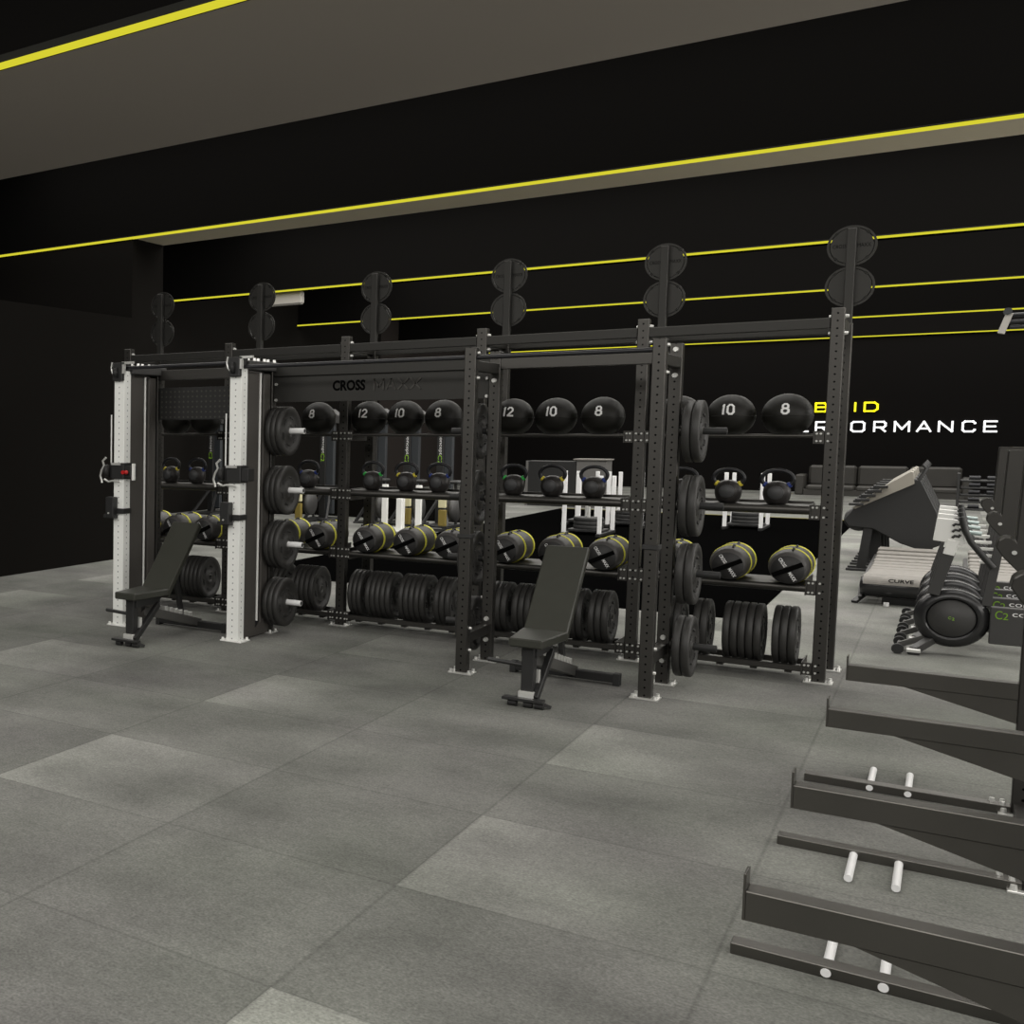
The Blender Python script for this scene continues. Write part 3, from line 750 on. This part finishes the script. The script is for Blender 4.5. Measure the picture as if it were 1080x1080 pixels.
# ================================================================== BENCHES
def make_bench(lab, loc):
    t = thing('weight_bench', lab, 'bench', loc, 0, 'adjustable benches')
    # local: x across, y back, front foot near y=0
    MB().prism([(-0.095, 0.0), (0.095, 0.0), (0.135, 0.43), (-0.135, 0.43)], 'Z', 0.375, 0.430, 0.008).build('seat', 'vinyl', t, (0, -0.05, 0), )
    # back pad: tilted slab
    p0 = Vector((0, 0.36, 0.395)); p1 = Vector((0, 0.86, 0.935)); d = (p1-p0).normalized(); n = Vector((0, -d.z, d.y))
    MB().bar(tuple(p0 - n*0.03), tuple(p1 - n*0.03), 0.262, 0.055, tuple(n), 0.008).build('back_pad', 'vinyl', t)
    q0 = p0-n*0.075; q1 = p0 + d*0.55 - n*0.075
    MB().bar(tuple(q0), tuple(q1), 0.06, 0.04, tuple(n), 0.003).build('back_frame', 'steel', t)
    # front post and its foot
    MB().box((-0.035, 0.02, 0.085), (0.035, 0.095, 0.375), 0.004).build('front_post', 'black', t)
    MB().box((-0.045, 0.0, 0.050), (0.045, 0.13, 0.095), 0.004).box((-0.01, 0.10, 0.10), (0.05, 0.13, 0.22), 0.003).build('post_bracket', 'chrome', t)
    MB().box((-0.125, -0.05, 0.040), (0.11, 0.02, 0.058), 0.003).build('front_foot', 'black', t)
    mb = MB()
    for x in (-0.07, 0.02, 0.085): mb.cyl((x-0.025, -0.01, 0.022), (x+0.025, -0.01, 0.022), 0.022, n=14)
    mb.bar((0.07, -0.03, 0.05), (0.13, 0.04, 0.012), 0.03, 0.02)
    mb.build('roller', 'dark_rubber', t)
    # lower brace and main rail running back
    MB().bar((0.0, 0.05, 0.33), (0.0, 0.40, 0.335), 0.09, 0.06, bev=0.003).build('seat_frame', 'black', t)
    MB().bar((0.05, 0.02, 0.05), (0.05, 0.36, 0.30), 0.035, 0.05, bev=0.003).build('brace', 'black', t)
    MB().bar((0.01, 0.28, 0.245), (0.01, 1.05, 0.055), 0.075, 0.07, bev=0.003).build('main_rail', 'gun', t)
    mb = MB()
    for q in range(6):
        f = 0.25+q*0.10; y = 0.28+0.77*f; z = 0.245-0.19*f+0.036
        mb.box((-0.025, y, z-0.01), (0.045, y+0.045, z+0.030), 0.002)
    mb.build('ladder_step', 'chrome', t)
    MB().bar((0.0, 0.66, 0.62), (0.02, 0.78, 0.12), 0.05, 0.03, (1,0,0), 0.003).build('support_leg', 'black', t)
    MB().box((-0.36, 0.99, 0.018), (0.30, 1.05, 0.075), 0.004).build('rear_foot', 'black', t)
    MB().box((-0.375, 0.985, 0.0), (-0.335, 1.055, 0.08), 0.002).box((0.275, 0.985, 0.0), (0.315, 1.055, 0.08), 0.002).build('foot_cap', 'dark_rubber', t)
    MB().cyl((-0.24, 0.05, 0.26), (-0.03, 0.05, 0.25), 0.014, n=10).build('handle', 'black', t)
    return t
b0 = make_bench('olive black incline bench inside the black half rack', (-1.92, 7.17, 0))
dup(b0, (-4.865, 7.16, 0), 'olive black incline bench between the white uprights')

# ================================================================== SPOTTER RACKS at right
def spot_rack(lab, yL, yR, full=True):
    t = thing('spotter_rack', lab, 'squat rack', (0.31, yL, 0), 0, 'racks with long spotter arms')
    for i, y in enumerate((0.0, yR-yL)):
        sgn = -1 if i == 0 else 1
        upright(t, 0.0, y, 2.3)
        f = MB().box((-0.78, -0.035, 0.0), (-0.0375, 0.035, 0.037), 0.002).build('foot_beam', 'steel_light', t, (0, y, 0))
        for px in (-0.530, -0.390):
            MB().cyl((px, sgn*-0.040, 0.018), (px, sgn*0.34, 0.018), 0.0135, n=14).build('band_peg', 'nylon', t, (0, y, 0))
        for bx, by in ((-0.065, 0.022), (-0.065, -0.022), (-0.10, 0.022)):
            bolt_set(f, [(bx, by, 0.037)], m='chrome')
        # spotter arm: beam, gusset, end lip
        a = MB().box((-0.637, -0.034, 0.517), (-0.0375, 0.034, 0.590), 0.002).build('spotter_arm', 'steel_light', t, (0, y, 0))
        MB().prism([(-0.43, 0.517), (-0.0375, 0.517), (-0.0375, 0.41)], 'Y', -0.030, 0.030, 0.0015).build('gusset', 'steel_light', a)
        MB().box((-0.642, -0.034, 0.517), (-0.636, 0.034, 0.632), 0.001).build('end_lip', 'steel_light', a)
        j = MB().prism([(-0.0375, 1.25), (-0.0375, 1.63), (-0.155, 1.63), (-0.163, 1.392), (-0.172, 1.402), (-0.186, 1.404), (-0.200, 1.392), (-0.204, 1.372), (-0.188, 1.345), (-0.15, 1.30), (-0.09, 1.25)], 'Y', -0.045, 0.045, 0.003).build('j_cup', 'steel', t, (0, y, 0))
        MB().cyl((-0.165, -0.045, 1.36), (-0.165, -0.050, 1.36), 0.006, n=8).build('bolt', 'chrome', j)
    MB().box((-0.03, 0.0375, 0.0), (0.03, yR-yL-0.0375, 0.06), 0.003).build('base_beam', 'steel', t)
    MB().box((-0.03, 0.0375, 2.20), (0.03, yR-yL-0.0375, 2.27), 0.003).build('cross_beam', 'steel', t)
    return t
spot_rack('dark spotter arm rack at lower right, nearest the camera', 3.165, 4.215)
spot_rack('dark spotter arm rack behind the nearest one at the right edge', 5.475, 6.565)

# ================================================================== ROWING ERGS
def make_erg(lab, loc):
    t = thing('rowing_machine', lab, 'rowing machine', loc, 0, 'rowing machines in a row')
    # local origin under the flywheel; axis along y
    z = 0.287
    MB().lathe([(0.0, 0.02), (0.145, 0.02), (0.150, -0.016), (0.165, -0.020), (0.200, 0.0), (0.216, 0.018), (0.2225, 0.030), (0.2225, 0.14), (0.20, 0.15), (0.0, 0.15)], 'Y', (0, 0, z), 48).build('flywheel_cage', 'fan', t)
    MB().lathe([(0.0, -0.010), (0.138, -0.010), (0.142, -0.002), (0.0, 0.0)], 'Y', (0, 0, z), 40).build('flywheel_cover', 'charcoal', t)
    mb = MB()
    text_on(mb, 'C', (-0.010, -0.0115, z+0.004), (1,0,0), (0,0,1), 0.017, 0.020); text_on(mb, '2', (0.010, -0.0115, z-0.003), (1,0,0), (0,0,1), 0.016, 0.020)
    mb.build('emblem', 'green_print', t)
    # front leg with transport wheels
    MB().bar((-0.09, 0.05, 0.12), (-0.205, -0.08, 0.03), 0.06, 0.05, bev=0.003).build('front_leg', 'charcoal', t)
    MB().box((-0.25, -0.14, 0.018), (-0.165, -0.05, 0.045), 0.004).build('foot_bracket', 'chrome', t)
    MB().box((-0.24, -0.13, 0.0), (-0.17, -0.06, 0.02), 0.004).build('foot_pad', 'dark_rubber', t)
    MB().cyl((-0.30, -0.16, 0.040), (-0.30, -0.12, 0.040), 0.038, n=18).build('wheel', 'dark_rubber', t)
    MB().cyl((-0.30, 0.24, 0.040), (-0.30, 0.28, 0.040), 0.038, n=18).build('wheel', 'dark_rubber', t)
    MB().cyl((-0.30, -0.13, 0.040), (-0.30, 0.25, 0.040), 0.012, n=8).bar((-0.30, 0.06, 0.04), (-0.12, 0.06, 0.13), 0.05, 0.04).build('wheel_axle', 'gun', t)
    # frame beam with lettering
    MB().box((0.215, -0.03, 0.125), (0.90, 0.05, 0.400), 0.005).build('frame_beam', 'charcoal', t)
    mb = MB(); text_on(mb, 'C', (0.262, -0.0315, 0.345), (1,0,0), (0,0,1), 0.040, 0.062); text_on(mb, '2', (0.300, -0.0315, 0.338), (1,0,0), (0,0,1), 0.030, 0.050); mb.build('emblem', 'deep_green', t)
    mb = MB(); text_on(mb, 'concept2', (0.335, -0.0315, 0.328), (1,0,0), (0,0,1), 0.30, 0.052, center=False); mb.build('lettering', 'paint', t)
    MB().box((0.90, -0.02, 0.33), (2.3, 0.04, 0.39), 0.004).build('seat_rail', 'teal_steel', t)
    MB().box((1.15, -0.10, 0.395), (1.40, 0.12, 0.44), 0.012).build('seat', 'black', t)
    MB().box((2.20, -0.20, 0.0), (2.28, 0.22, 0.05), 0.004).bar((2.24, 0.01, 0.04), (2.24, 0.01, 0.34), 0.05, 0.05, (1,0,0)).build('rear_leg', 'charcoal', t)
    # monitor arm and white monitor
    MB().bar((-0.115, 0.0, 0.46), (-0.035, 0.0, 0.80), 0.05, 0.075, (1,0,0), 0.004).build('monitor_arm', 'charcoal', t)
    MB().bar((-0.040, -0.005, 0.77), (-0.015, -0.005, 0.88), 0.056, 0.068, (1,0,0), 0.003).build('arm_sleeve', 'white', t)
    MB().prism([(-0.135, 0.875), (-0.06, 0.865), (0.03, 0.850), (0.055, 0.86), (0.0, 1.035), (-0.115, 1.045)], 'Y', -0.025, 0.02, 0.003).build('monitor', 'white', t)
    mb = MB()
    for q in range(3): mb.tube([(-0.025, -0.028, 0.90+q*0.045), (-0.01, -0.030, 0.915+q*0.045), (0.012, -0.030, 0.91+q*0.045), (0.02, -0.028, 0.925+q*0.045)], 0.010, 6)
    mb.build('monitor_buttons', 'black', t)
    # handle, footrest and curved tube
    MB().cyl((-0.06, 0.02, 0.955), (0.14, 0.02, 0.935), 0.016, n=12).build('handle_bar', 'teal_steel', t)
    MB().tube([(0.022, -0.04, 1.06), (0.045, -0.04, 0.96), (0.085, -0.04, 0.87), (0.15, -0.04, 0.78), (0.215, -0.04, 0.69)], 0.021, 10).build('curved_tube', 'black', t)
    MB().bar((0.255, 0.03, 0.98), (0.19, 0.03, 0.40), 0.05, 0.055, (1,0,0), 0.003).build('footrest_arm', 'charcoal', t)
    mb = MB()
    for q in range(4): mb.box((0.10+0.012*q, 0.06, 0.86-0.05*q), (0.20+0.012*q, 0.09, 0.880-0.05*q), 0.002)
    mb.build('footrest_strap', 'white', t)
    return t
e0 = make_erg('dark rowing machine nearest the spotter racks, its whole round flywheel showing', (0.055, 10.92, 0))
for i in range(1, 4):
    dup(e0, (0.055, 10.92+0.62*i, 0), ['dark rowing machine just behind the nearest one', 'dark rowing machine third from the spotter racks', 'dark rowing machine farthest back in the row'][i-1])

# ================================================================== CURVED TREADMILLS
def make_tread(lab, loc):
    t = thing('curved_treadmill', lab, 'treadmill', loc, 0, 'slatted curved treadmills')
    Wd = 0.27; L = 2.9
    def zc(y): return 0.25 + 0.05*((y-1.2)/1.2)**2
    mb = MB()
    n = 11
    for q in range(n):
        y0 = 0.02 + q*L/n; y1 = y0 + L/n - 0.045
        mb.box((-Wd, y0, zc(y0)-0.045), (Wd, y1, zc((y0+y1)/2)), 0.014)
    mb.build('slat_belt', 'slat', t)
    # rounded nose roller
    MB().lathe([(0.0, -Wd-0.03), (0.085, -Wd-0.02), (0.105, -Wd+0.02), (0.105, Wd-0.02), (0.085, Wd+0.02), (0.0, Wd+0.03)], 'X', (0, 0.03, 0.175), 24).build('nose_roller', 'fan', t)
    MB().prism([(-0.05, 0.07), (0.15, 0.05), (L, 0.09), (L, 0.24), (0.15, 0.19)], 'X', -Wd-0.035, -Wd-0.002).prism([(-0.05, 0.07), (0.15, 0.05), (L, 0.09), (L, 0.24), (0.15, 0.19)], 'X', Wd+0.002, Wd+0.035).build('side_rail', 'charcoal', t)
    mb = MB(); text_on(mb, 'CURVE', (0.02, 0.03-0.1145*math.cos(math.radians(38)), 0.175+0.1145*math.sin(math.radians(38))), (1,0,0), (0,0.616,0.788), 0.19, 0.040, bold=0.02); mb.build('lettering', 'cutout', t)
    mb = MB().bar((-Wd-0.06, -0.05, 0.0125), (-Wd+0.03, 0.15, 0.10), 0.05, 0.025).box((-0.12, 0.05, 0.0), (0.18, 0.35, 0.06)).box((-0.2, L-0.5, 0.0), (0.2, L-0.2, 0.10))
    mb.build('foot', 'black', t)
    MB().cyl((-0.08, -0.10, 0.0), (-0.08, -0.10, 0.035), 0.022, n=12).build('levelling_foot', 'nylon', t)
    arc = [(0.03+0.112*math.cos(math.radians(q)), 0.175+0.112*math.sin(math.radians(q))) for q in range(85, 166, 10)]
    arc += [(0.03+0.106*math.cos(math.radians(q)), 0.175+0.106*math.sin(math.radians(q))) for q in range(165, 84, -10)]
    MB().prism(arc, 'X', -Wd, Wd).build('nose_cover', 'slat', t)
    return t
tr0 = make_tread('slatted grey curved treadmill left of the rowing flywheels', (-0.335, 13.75, 0))
dup(tr0, (0.46, 13.9, 0), 'slatted grey curved treadmill partly hidden behind the rowing machine beams')

# ================================================================== DARK CLIMBERS behind the treadmills
def make_climber(lab, loc):
    t = thing('climbing_machine', lab, 'exercise machine', loc, 0, 'dark inclined exercise machines')
    MB().prism([(-0.35, 0.62), (-0.30, 0.54), (-0.06, 0.52), (0.20, 0.36), (0.42, 0.28), (0.60, 0.38), (0.52, 0.75), (0.36, 1.12), (0.22, 1.15), (-0.10, 0.92), (-0.25, 0.78)], 'Y', 0.0, 0.34, 0.01).build('housing', 'black', t)
    MB().prism([(-0.27, 0.765), (-0.24, 0.755), (0.30, 1.075), (0.285, 1.215), (0.26, 1.22), (0.02, 1.04)], 'Y', -0.03, 0.37, 0.003).build('top_panel', 'panel', t)
    mb = MB()
    for q in range(5): mb.box((-0.30+q*0.055, -0.10, 0.80+q*0.055), (-0.16+q*0.055, 0.0, 0.83+q*0.055), 0.004)
    mb.build('step', 'black', t)
    for p, q, wd in (((-0.16, 0.05, 0.0), (-0.10, 0.05, 0.60), 0.09), ((-0.02, 0.28, 0.0), (-0.06, 0.28, 0.58), 0.11), ((0.45, 0.15, 0.0), (0.42, 0.15, 0.42), 0.09)):
        MB().bar(p, q, 0.05, wd, (1,0,0), 0.004).build('leg', 'black', t)
    MB().box((-0.30, -0.03, 0.0), (0.60, 0.03, 0.03), 0.004).box((-0.30, 0.28, 0.0), (0.60, 0.34, 0.03), 0.004).build('base_bar', 'black', t)
    MB().lathe([(0.0, -0.03), (0.13, -0.03), (0.15, 0.0), (0.13, 0.03), (0.0, 0.03)], 'Y', (-0.20, 0.10, 0.63), 24).build('drum', 'charcoal', t)
    for y in (0.02, 0.32):
        MB().tube([(0.33, y, 1.10), (0.40, y, 1.26), (0.36, y, 1.30)], 0.02, 8).build('handle', 'black', t)
    return t
c0 = make_climber('dark inclined exercise machine with pale panel, nearest of its row', (-0.62, 16.9, 0))
for i in range(1, 4):
    dup(c0, (-0.62, 16.9+0.75*i, 0), 'dark inclined exercise machine, %s from the front of its row' % ['second', 'third', 'fourth'][i-1])

# ================================================================== SOFA and far things
t = thing('sofa', 'long dark grey sofa under the lettering on the far wall', 'sofa', (-1.3, 36.6, 0))
xs = [-1.62, -0.57, 0.48, 1.53]
MB().box((-1.66, -0.45, 0.0), (1.58, 0.55, 0.16), 0.01).build('base', 'sofa', t)
for a, b in zip(xs[:-1], xs[1:]):
    MB().box((a+0.012, -0.47, 0.13), (b-0.012, 0.25, 0.27), 0.04).build('seat_cushion', 'sofa', t)
    MB().box((a+0.015, 0.16, 0.25), (b-0.015, 0.50, 0.78), 0.05).build('back_cushion', 'sofa', t)
for s, x in ((-1, -1.75), (1, 1.62)):
    MB().box((x-0.10, -0.42, 0.0), (x+0.10, 0.5, 0.54), 0.03).build('armrest', 'sofa', t)

t = thing('storage_shelving', 'low black shelving with glossy bars right of the sofa', 'shelving', (0.85, 26, 0))
for k in range(5):
    MB().box((-0.72, -0.2+0.03*k, 0.30+0.125*k), (0.9, 0.15+0.03*k, 0.335+0.125*k), 0.01).build('shelf', 'black', t)
    mb = MB()
    for q in range(6): mb.cyl((-0.6+q*0.24, -0.16+0.03*k, 0.375+0.125*k), (-0.45+q*0.24, -0.16+0.03*k, 0.375+0.125*k), 0.035, n=12)
    mb.build('shelf_bar', 'grip', t)
for x in (-0.74, 0.9): MB().box((x-0.02, -0.2, 0.0), (x+0.02, 0.35, 0.95), 0.005).build('side_frame', 'black', t)

t = thing('ceiling_bracket', 'grey slanted bracket with dark bars near the right edge below the ceiling', 'bracket', (0.5, 20.0, 3.0))
MB().bar((-0.085, 0, 0.0), (-0.01, 0, 0.27), 0.08, 0.075, (1,0,0), 0.004).build('arm', 'ac', t)
MB().cyl((-0.03, -0.08, 0.29), (-0.03, 0.12, 0.29), 0.045, n=16).build('end_knob', 'column', t)
mb = MB()
for z in (0.08, 0.15, 0.24): mb.cyl((0.0, 0, z), (1.4, 0.0, z+0.02), 0.028, n=10)
mb.build('cross_bar', 'grip', t)
MB().cyl((0.7, 0, 0.1), (0.7, 0, 2.8), 0.02, n=8).build('hanger', 'void', t)

t = thing('storage_cabinet', 'dark cabinet with a grey end panel beyond the turf', 'cabinet', (-6.6, 27.2, 0))
MB().box((-0.78, -0.2, 0.0), (0.25, 0.3, 1.02), 0.01).build('body', 'black', t)
MB().box((0.26, -0.2, 0.0), (0.87, 0.3, 1.05), 0.01).build('end_panel', 'grey', t)
MB().box((0.20, -0.24, 1.05), (0.90, 0.34, 1.08), 0.004).build('top', 'slat', t)
MB().box((-0.79, -0.22, 0.0), (-0.74, -0.19, 1.02), 0.004).build('edge_strip', 'grey', t)
MB().box((0.55, -0.21, 0.62), (0.62, -0.198, 0.66)).box((0.55, -0.21, 0.54), (0.62, -0.198, 0.58)).build('handle', 'dark_rubber', t)

# ---- ski trainers on the left
def make_ski(lab, loc):
    t = thing('ski_trainer', lab, 'ski trainer', loc, 0, 'tall ski trainers in a row')
    MB().box((-0.09, 0.0, 0.10), (0.09, 0.10, 2.0), 0.01).build('column', 'column', t)
    MB().box((-0.17, -0.05, 0.04), (-0.05, 0.08, 1.75), 0.006).build('side_panel', 'black', t)
    mb = MB(); text_on(mb, 'concept', (-0.110, -0.052, 1.45), (0,0,-1), (1,0,0), 0.36, 0.060); mb.build('lettering', 'paint', t)
    mb = MB(); text_on(mb, 'C2', (-0.110, -0.052, 1.19), (0,0,-1), (1,0,0), 0.15, 0.070); mb.build('emblem', 'green_print', t)
    MB().prism([(-0.16, 1.85), (0.16, 1.85), (0.20, 2.0), (0.05, 2.12), (-0.10, 2.10), (-0.20, 1.98)], 'Y', -0.10, 0.14, 0.01).build('flywheel_head', 'charcoal', t)
    for s in (-1, 1): MB().bar((s*0.05, 0.02, 0.62), (s*0.22, -0.55, 0.03), 0.035, 0.05).build('stand_leg', 'black', t)
    MB().box((-0.24, -0.62, 0.0), (0.24, 0.2, 0.03), 0.004).build('base', 'black', t)
    return t
s0 = None
SKI = [(-11.55, 'tall ski trainer with green and white lettering behind the leftmost bay'), (-9.09, 'tall ski trainer with green and white lettering behind the left-centre bay'),
       (-8.08, 'tall ski trainer behind the green banded kettlebell of the middle bay'), (-7.46, 'tall ski trainer behind the yellow banded kettlebell of the middle bay'), (-6.86, 'tall ski trainer behind the blue banded kettlebell of the middle bay')]
for x, lab in SKI:
    if s0 is None: s0 = make_ski(lab, (x, 20.2, 0))
    else: dup(s0, (x, 20.2, 0), lab)

# ---- air bikes with yellow guards
def make_bike(lab, loc):
    t = thing('air_bike', lab, 'exercise bike', loc, 0, 'yellow guarded bikes')
    MB().lathe([(0.0, -0.05), (0.20, -0.05), (0.22, 0.0), (0.20, 0.05), (0.0, 0.05)], 'X', (0.10, 0, 0.36), 28).build('wheel', 'charcoal', t)
    MB().box((-0.06, -0.32, 0.40), (0.06, -0.24, 0.66), 0.01).build('upper_guard', 'pale_yellow', t)
    MB().box((-0.055, -0.32, 0.09), (0.065, -0.24, 0.37), 0.01).build('lower_guard', 'ochre', t)
    MB().box((-0.1, -0.4, 0.0), (0.2, -0.32, 0.05)).box((-0.1, 0.32, 0.0), (0.2, 0.4, 0.05)).box((0.02, -0.35, 0.02), (0.10, 0.35, 0.09)).build('base', 'black', t)
    MB().cyl((0.05, 0.25, 0.08), (0.05, 0.2, 0.8), 0.025, n=10).box((-0.03, 0.08, 0.79), (0.13, 0.33, 0.85), 0.02).build('seat_post', 'black', t)
    return t
k0 = make_bike('bike with yellow guard, left one seen under the middle bay kettlebells', (-7.74, 19.2, 0))
dup(k0, (-7.08, 19.2, 0), 'bike with yellow guard, middle one seen under the middle bay kettlebells')
dup(k0, (-6.48, 19.2, 0), 'bike with yellow guard, right one seen under the middle bay kettlebells')
dup(k0, (-9.09, 19.2, 0), 'bike with yellow guard seen behind the left-centre bay post')

# ---- white posts and sleds
t = thing('white_stand', 'white steel stand of four posts behind the middle bay power bags', 'stand', (-7.11, 18.7, 0))
for x, h, y in ((-0.27, 0.78, 0.0), (0.08, 0.56, -0.25), (0.02, 0.80, 0.0), (0.31, 0.78, 0.0)):
    o = MB().box((-0.045, -0.035, 0.02), (0.045, 0.035, h), 0.004).build('post', 'white', t, (x, y, 0))
    MB().box((-0.09, -0.08, 0.0), (0.09, 0.08, 0.02)).build('foot', 'white', o)
MB().box((-0.3, -0.02, 0.02), (0.36, 0.02, 0.05)).build('base_bar', 'white', t)
def make_sled(lab, loc, w=0.52, d=0.9, hf=0.98, hb=0.95):
    t = thing('push_sled', lab, 'push sled', loc, 0, 'push sleds on the black turf')
    for s in (-1, 1):
        MB().box((s*w/2-0.03, -0.1, 0.0), (s*w/2+0.03, d+0.1, 0.05), 0.004).build('skid', 'black', t)
        MB().box((s*w/2-0.028, -0.028, 0.05), (s*w/2+0.028, 0.028, hf), 0.004).build('push_post', 'nylon', t)
        MB().box((s*w/2-0.028, d-0.028, 0.05), (s*w/2+0.028, d+0.028, hb), 0.004).build('push_post', 'nylon', t)
    MB().box((-w/2, d*0.25, 0.05), (w/2, d*0.75, 0.09), 0.004).build('deck', 'black', t)
    MB().cyl((0, d/2, 0.09), (0, d/2, 0.45), 0.025, n=12).build('loading_pin', 'chrome', t)
    return t
SL = [((-4.47, 19.5, 0.008), 'push sled with tall white posts behind the second bay, nearest on the turf'),
      ((-4.98, 21.6, 0.008), 'push sled with tall white posts standing left of the nearest sled'),
      ((-4.28, 21.6, 0.008), 'push sled with tall white posts directly behind the nearest sled'),
      ((-2.66, 22.5, 0.008), 'push sled with tall white posts behind the rightmost bay')]
sd0 = None
for p, lab in SL:
    if sd0 is None: sd0 = make_sled(lab, p)
    else: dup(sd0, p, lab)
for i, (p, lab) in enumerate(SL):
    if i in (1,): continue
    for k in range(3):
        o = MB().lathe([(0.027, 0.0), (0.215, 0.0), (0.22, 0.01), (0.22, 0.055), (0.215, 0.062), (0.027, 0.062)], 'Z', (0,0,0), 32, close=True).build('sled_plate', 'dark_rubber', None, (p[0], p[1]+0.45, 0.098+0.064*k))
        tag(o, 'black plate, %s on the %s' % (['lowest', 'middle', 'topmost'][k], ['nearest push sled', '', 'sled behind the nearest one', 'sled behind the rightmost bay'][i]), 'weight plate', 'plates lying on the sleds')

# ================================================================== LIGHTS
def area(name, loc, sx, sy, power, col=(1, 0.97, 0.92), rot=(0,0,0)):
    l = bpy.data.lights.new(name, 'AREA'); l.shape = 'RECTANGLE'; l.size = sx; l.size_y = sy; l.energy = power; l.color = col
    o = bpy.data.objects.new(name, l); COL.objects.link(o); o.location = loc; o.rotation_euler = rot; return o
RAD = 2.6
for y, d, k in ((0.6, 8.0, 0.70), (10.45, 3.0, 1.0), (15.9, 4.6, 1.5), (22.0, 5.4, 1.4), (28.4, 5.6, 1.0), (34.8, 5.4, 0.8)):
    area('ceiling_lamp', (-1.0, y, 5.65), 18.0, d, RAD*PI*18*d*k)
area('fill_light', (8.85, 8.0, 3.4), 1.6, 22.0, RAD*PI*1.6*22*2.4, rot=(0, PI/2, 0))  # unseen fill, added to brighten faces turned to the right
area('fill_light', (-2.5, -4.7, 5.2), 15.0, 1.0, RAD*PI*15*1.0*3.2, rot=(math.radians(58), 0, 0))  # unseen fill behind the camera, added to brighten upright fronts
wd = bpy.data.worlds.new('world'); scene.world = wd; wd.use_nodes = True
wd.node_tree.nodes['Background'].inputs[0].default_value = (0.02, 0.02, 0.02, 1)
wd.node_tree.nodes['Background'].inputs[1].default_value = 1.0
scene.view_settings.view_transform = 'Standard'; scene.view_settings.look = 'None'
scene.view_settings.exposure = 0.0; scene.view_settings.gamma = 1.0
